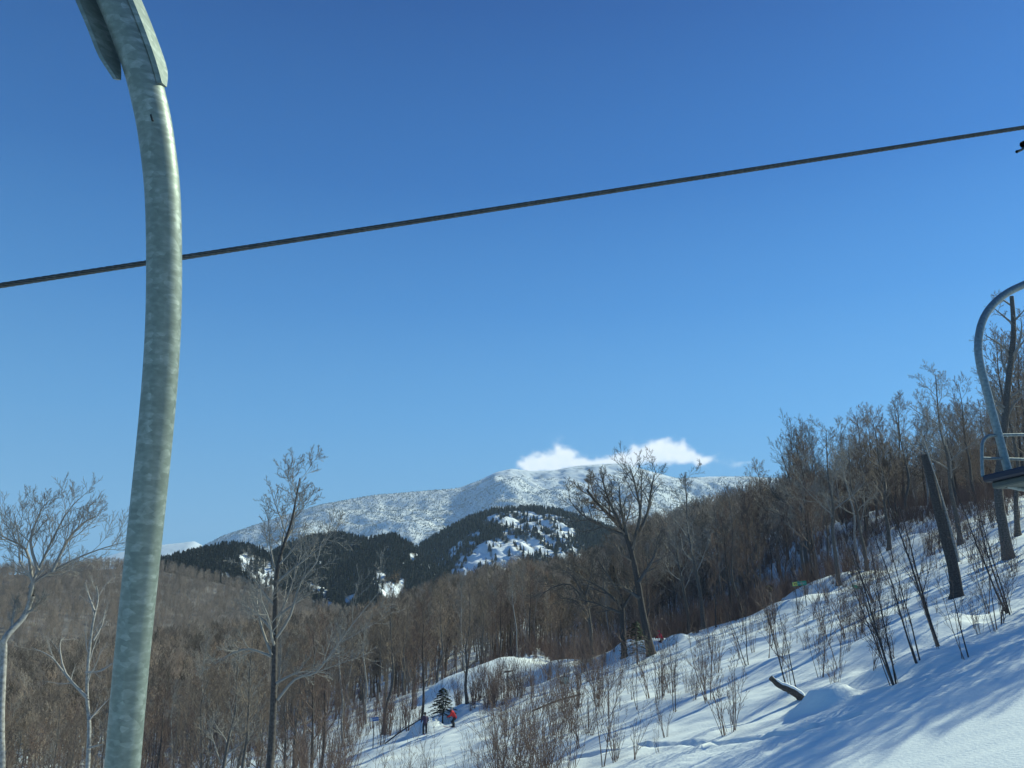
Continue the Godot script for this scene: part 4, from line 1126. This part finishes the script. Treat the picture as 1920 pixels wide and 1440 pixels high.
func skier(label: String, at: Vector3, turn: float, crouch: float, jacket: Color, trousers: Color, helmet: Color, skis := true) -> void:
	var t := thing("person", at, label, "person")
	t.rotation.y = turn
	var skin := Color(0.45, 0.27, 0.2)
	var boot := Color(0.03, 0.03, 0.035)
	var glove := Color(0.03, 0.03, 0.03)
	var hip := Vector3(-0.1 * crouch, 0.93 - 0.16 * crouch, 0)
	var chest := hip + Vector3(0.26 * crouch, 0.42 - 0.05 * crouch, 0)
	var neck := chest + Vector3(0.06 * crouch, 0.16, 0)
	var head := neck + Vector3(0.05, 0.15, 0)
	var b := []
	b.append([hip + Vector3(0, 0.02, 0), chest, 0.165, 0.185, jacket])
	b.append([chest + Vector3(0, 0.05, -0.14), chest + Vector3(0, 0.05, 0.14), 0.1, 0.1, jacket])
	b.append([chest, neck, 0.12, 0.07, jacket])
	b.append([neck, head, 0.06, 0.07, skin])
	b.append([head + Vector3(0.02, -0.03, 0), head + Vector3(0.03, 0.0, 0), 0.085, 0.09, skin])
	b.append([head + Vector3(0.1, -0.01, 0), head + Vector3(0.115, -0.025, 0), 0.02, 0.018, skin])
	b.append([head + Vector3(-0.02, 0.05, 0), head + Vector3(0.01, 0.06, 0), 0.115, 0.115, helmet])
	b.append([head + Vector3(0.075, 0.03, -0.05), head + Vector3(0.075, 0.03, 0.05), 0.04, 0.04, Color(0.02, 0.02, 0.03)])
	for s in [-1.0, 1.0]:
		var sh := chest + Vector3(0, 0.06, 0.2 * s)
		var el := sh + Vector3(0.06 + 0.08 * crouch, -0.27, 0.09 * s)
		var ha := el + Vector3(0.2, -0.1 - 0.05 * (1.0 - crouch), -0.02 * s)
		b.append([sh, el, 0.085, 0.07, jacket]); b.append([el, ha, 0.068, 0.05, jacket])
		b.append([ha, ha + Vector3(0.07, -0.02, 0), 0.048, 0.04, glove])
		for k in 4: b.append([ha + Vector3(0.07, 0.03 - 0.02 * k, -0.01 * s), ha + Vector3(0.12, 0.015 - 0.02 * k, -0.03 * s), 0.016, 0.014, glove])
		b.append([ha + Vector3(0.03, 0.03, -0.02 * s), ha + Vector3(0.07, 0.05, -0.05 * s), 0.018, 0.014, glove])
		var hj := hip + Vector3(0, -0.04, 0.1 * s)
		var foot := Vector3(0.02, 0.14, 0.13 * s)
		var knee := (hj + foot) * 0.5 + Vector3(0.05 + 0.14 * crouch, 0.02, 0.02 * s)
		b.append([hj, knee, 0.115, 0.085, trousers]); b.append([knee, foot + Vector3(0, 0.1, 0), 0.082, 0.08, trousers])
		b.append([foot + Vector3(0, 0.16, 0), foot + Vector3(0, -0.04, 0), 0.08, 0.075, boot]); b.append([foot + Vector3(-0.02, -0.06, 0), foot + Vector3(0.17, -0.08, 0), 0.07, 0.055, boot])
	part("body", figure(b, 0.036), M.cloth, t)
	if not skis: return
	for s in [-1.0, 1.0]:
		var g := Geo.new()
		var z: float = 0.13 * s
		var pts := [[-0.75, 0.012, 0.035], [-0.4, 0.01, 0.034], [0.1, 0.01, 0.032], [0.6, 0.012, 0.038], [0.82, 0.05, 0.04], [0.93, 0.11, 0.012]]
		for i in pts.size():
			for q in [[1, 1], [-1, 1], [-1, -1], [1, -1]]:
				g.v.append(Vector3(pts[i][0], pts[i][1] + 0.008 * q[1], z + pts[i][2] * q[0])); g.n.append(Vector3(0, q[1], q[0] * 0.3).normalized())
		for i in pts.size() - 1:
			for j in 4:
				var a := i * 4 + j; var c := i * 4 + (j + 1) % 4
				g.idx.append_array([a, c, a + 4, c, c + 4, a + 4])
		part("ski", g.mesh(), M.ski_red if s > 0 else M.ski_red, t)
		var sh := chest + Vector3(0.26 + 0.08 * crouch, -0.34, 0.28 * s)
		part("ski_pole", pipe(PackedVector3Array([sh + Vector3(0.06, 0.12, 0), Vector3(sh.x - 0.25, 0.03, 0.4 * s)]), 0.009, 6, 1), M.ski_black, t)

func skiers() -> void:
	skier("skier in a bright red jacket and dark trousers crouching beside the small spruce", on_snow(-4.9, 79.7, -0.02), PI * 0.95, 0.9, Color(0.72, 0.04, 0.045), Color(0.02, 0.025, 0.035), Color(0.28, 0.3, 0.3))
	skier("person in a dark purple jacket standing beside the small spruce", on_snow(-7.6, 82.6, 0.0), PI * 0.6, 0.1, Color(0.06, 0.04, 0.09), Color(0.03, 0.03, 0.04), Color(0.03, 0.03, 0.035))
	skier("skier in a red jacket low behind a snow bank near the leaning tree", on_snow(15.7, 97.0, 0.35), PI * 1.1, 1.0, Color(0.7, 0.03, 0.06), Color(0.06, 0.02, 0.03), Color(0.65, 0.03, 0.06))
	skier("person in a dark maroon jacket far up in the shaded trees", on_snow(40.4, 102.5, 0.0), PI * 0.9, 0.3, Color(0.12, 0.015, 0.03), Color(0.02, 0.02, 0.03), Color(0.03, 0.03, 0.03))

# ---------------------------------------------------------------- signs
func signs() -> void:
	# grey board on one post
	var t := thing("board_sign", on_snow(4.0, 70.6, 0.2), "small grey board with a black rim on a single post", "sign")
	t.rotation.y = 0.1
	var post := part("post", pipe(PackedVector3Array([Vector3.ZERO, Vector3(0, 1.25, 0), Vector3(-0.02, 2.55, 0)]), 0.035, 8, 1), M.stem_dark, t)
	var rim := part("rim", chamfer_box(Vector3(0.7, 0.55, 0.03), 0.005), M.black_paint, t); rim.position = Vector3(-0.03, 1.95, 0.05)
	var face := part("panel", chamfer_box(Vector3(0.62, 0.47, 0.012), 0.003), M.sign_grey, t); face.position = Vector3(-0.03, 1.95, 0.073)
	var patch := part("dark_corner", chamfer_box(Vector3(0.22, 0.14, 0.006), 0.002), M.black_paint, t); patch.position = Vector3(-0.22, 1.8, 0.083)
	# green trail sign on two posts
	t = thing("trail_sign", on_snow(28.5, 90.3, 0.25), "long green trail sign with a yellow square on two grey posts", "sign")
	t.rotation.y = 0.12
	for s in [[-0.42, 0.0], [0.55, 0.2]]:
		var po := part("post", pipe(PackedVector3Array([Vector3(s[0] + 0.1, s[1] - 0.35, 0), Vector3(s[0], 2.75, 0)]), 0.045, 8, 1), M.post_wood, t)
	var board := part("panel", chamfer_box(Vector3(1.5, 0.42, 0.03), 0.005), M.sign_green, t)
	board.position = Vector3(0.05, 2.62, 0.06); board.rotation.z = 0.1
	var sq := part("yellow_square", chamfer_box(Vector3(0.5, 0.36, 0.008), 0.002), M.sign_yellow, t)
	sq.position = Vector3(-0.42, 2.575, 0.08); sq.rotation.z = 0.1
	for k in 2:
		var mk := part("dark_mark", chamfer_box(Vector3(0.09, 0.16, 0.006), 0.002), M.black_paint, t)
		mk.position = Vector3(-0.47 + 0.17 * k, 2.58 + 0.015 * k, 0.087); mk.rotation.z = 0.1 + 0.5 * (k * 2 - 1)
	for k in 5:
		var lt := part("pale_mark", chamfer_box(Vector3(0.07 + 0.03 * (k % 2), 0.14, 0.006), 0.002), M.sign_grey, t)
		lt.position = Vector3(-0.05 + 0.17 * k, 2.615 + 0.017 * k, 0.08); lt.rotation.z = 0.1
	# farther green sign
	t = thing("trail_sign", on_snow(32.3, 85.5, 0.15), "small plain green sign low beside the leaning sapling", "sign")
	part("post", pipe(PackedVector3Array([Vector3.ZERO, Vector3(0, 1.2, 0)]), 0.04, 8, 1), M.post_wood, t)
	board = part("panel", chamfer_box(Vector3(0.75, 0.3, 0.03), 0.005), M.sign_green, t); board.position = Vector3(0, 1.05, 0.06); board.rotation.z = -0.3
	# blue sign in the woods
	t = thing("trail_sign", on_snow(-12.2, 83.5, 0.15), "blue trail sign with white marks among the tree trunks", "sign")
	part("post", pipe(PackedVector3Array([Vector3.ZERO, Vector3(0, 2.75, 0)]), 0.04, 8, 1), M.bark_dark, t)
	board = part("panel", chamfer_box(Vector3(0.78, 0.32, 0.03), 0.005), M.sign_blue, t); board.position = Vector3(0.03, 2.6, 0.06); board.rotation.z = 0.1
	sq = part("white_square", chamfer_box(Vector3(0.2, 0.26, 0.008), 0.002), M.sign_white, t); sq.position = Vector3(-0.24, 2.57, 0.08); sq.rotation.z = 0.1
	for k in 4:
		var lt := part("white_mark", chamfer_box(Vector3(0.06, 0.07, 0.006), 0.002), M.sign_white, t)
		lt.position = Vector3(-0.06 + 0.115 * k, 2.6 + 0.012 * k, 0.08); lt.rotation.z = 0.1
	# snow capped stump
	t = thing("tree_stump", on_snow(28.3, 100.0, 0.15), "tall broken stump with a round cap of snow beside the long green sign", "stump")
	part("trunk", pipe(PackedVector3Array([Vector3.ZERO, Vector3(0.05, 1.3, 0), Vector3(-0.02, 2.2, 0)]), 0.16, 8, 2), M.bark_pale, t)
	var cap := Geo.new()
	cap.blob(Transform3D(Basis.IDENTITY.scaled(Vector3(0.42, 0.42, 0.42)), Vector3(-0.02, 2.5, 0)), 8, 12)
	part("snow_cap", cap.mesh(), M.snow_pad, t)
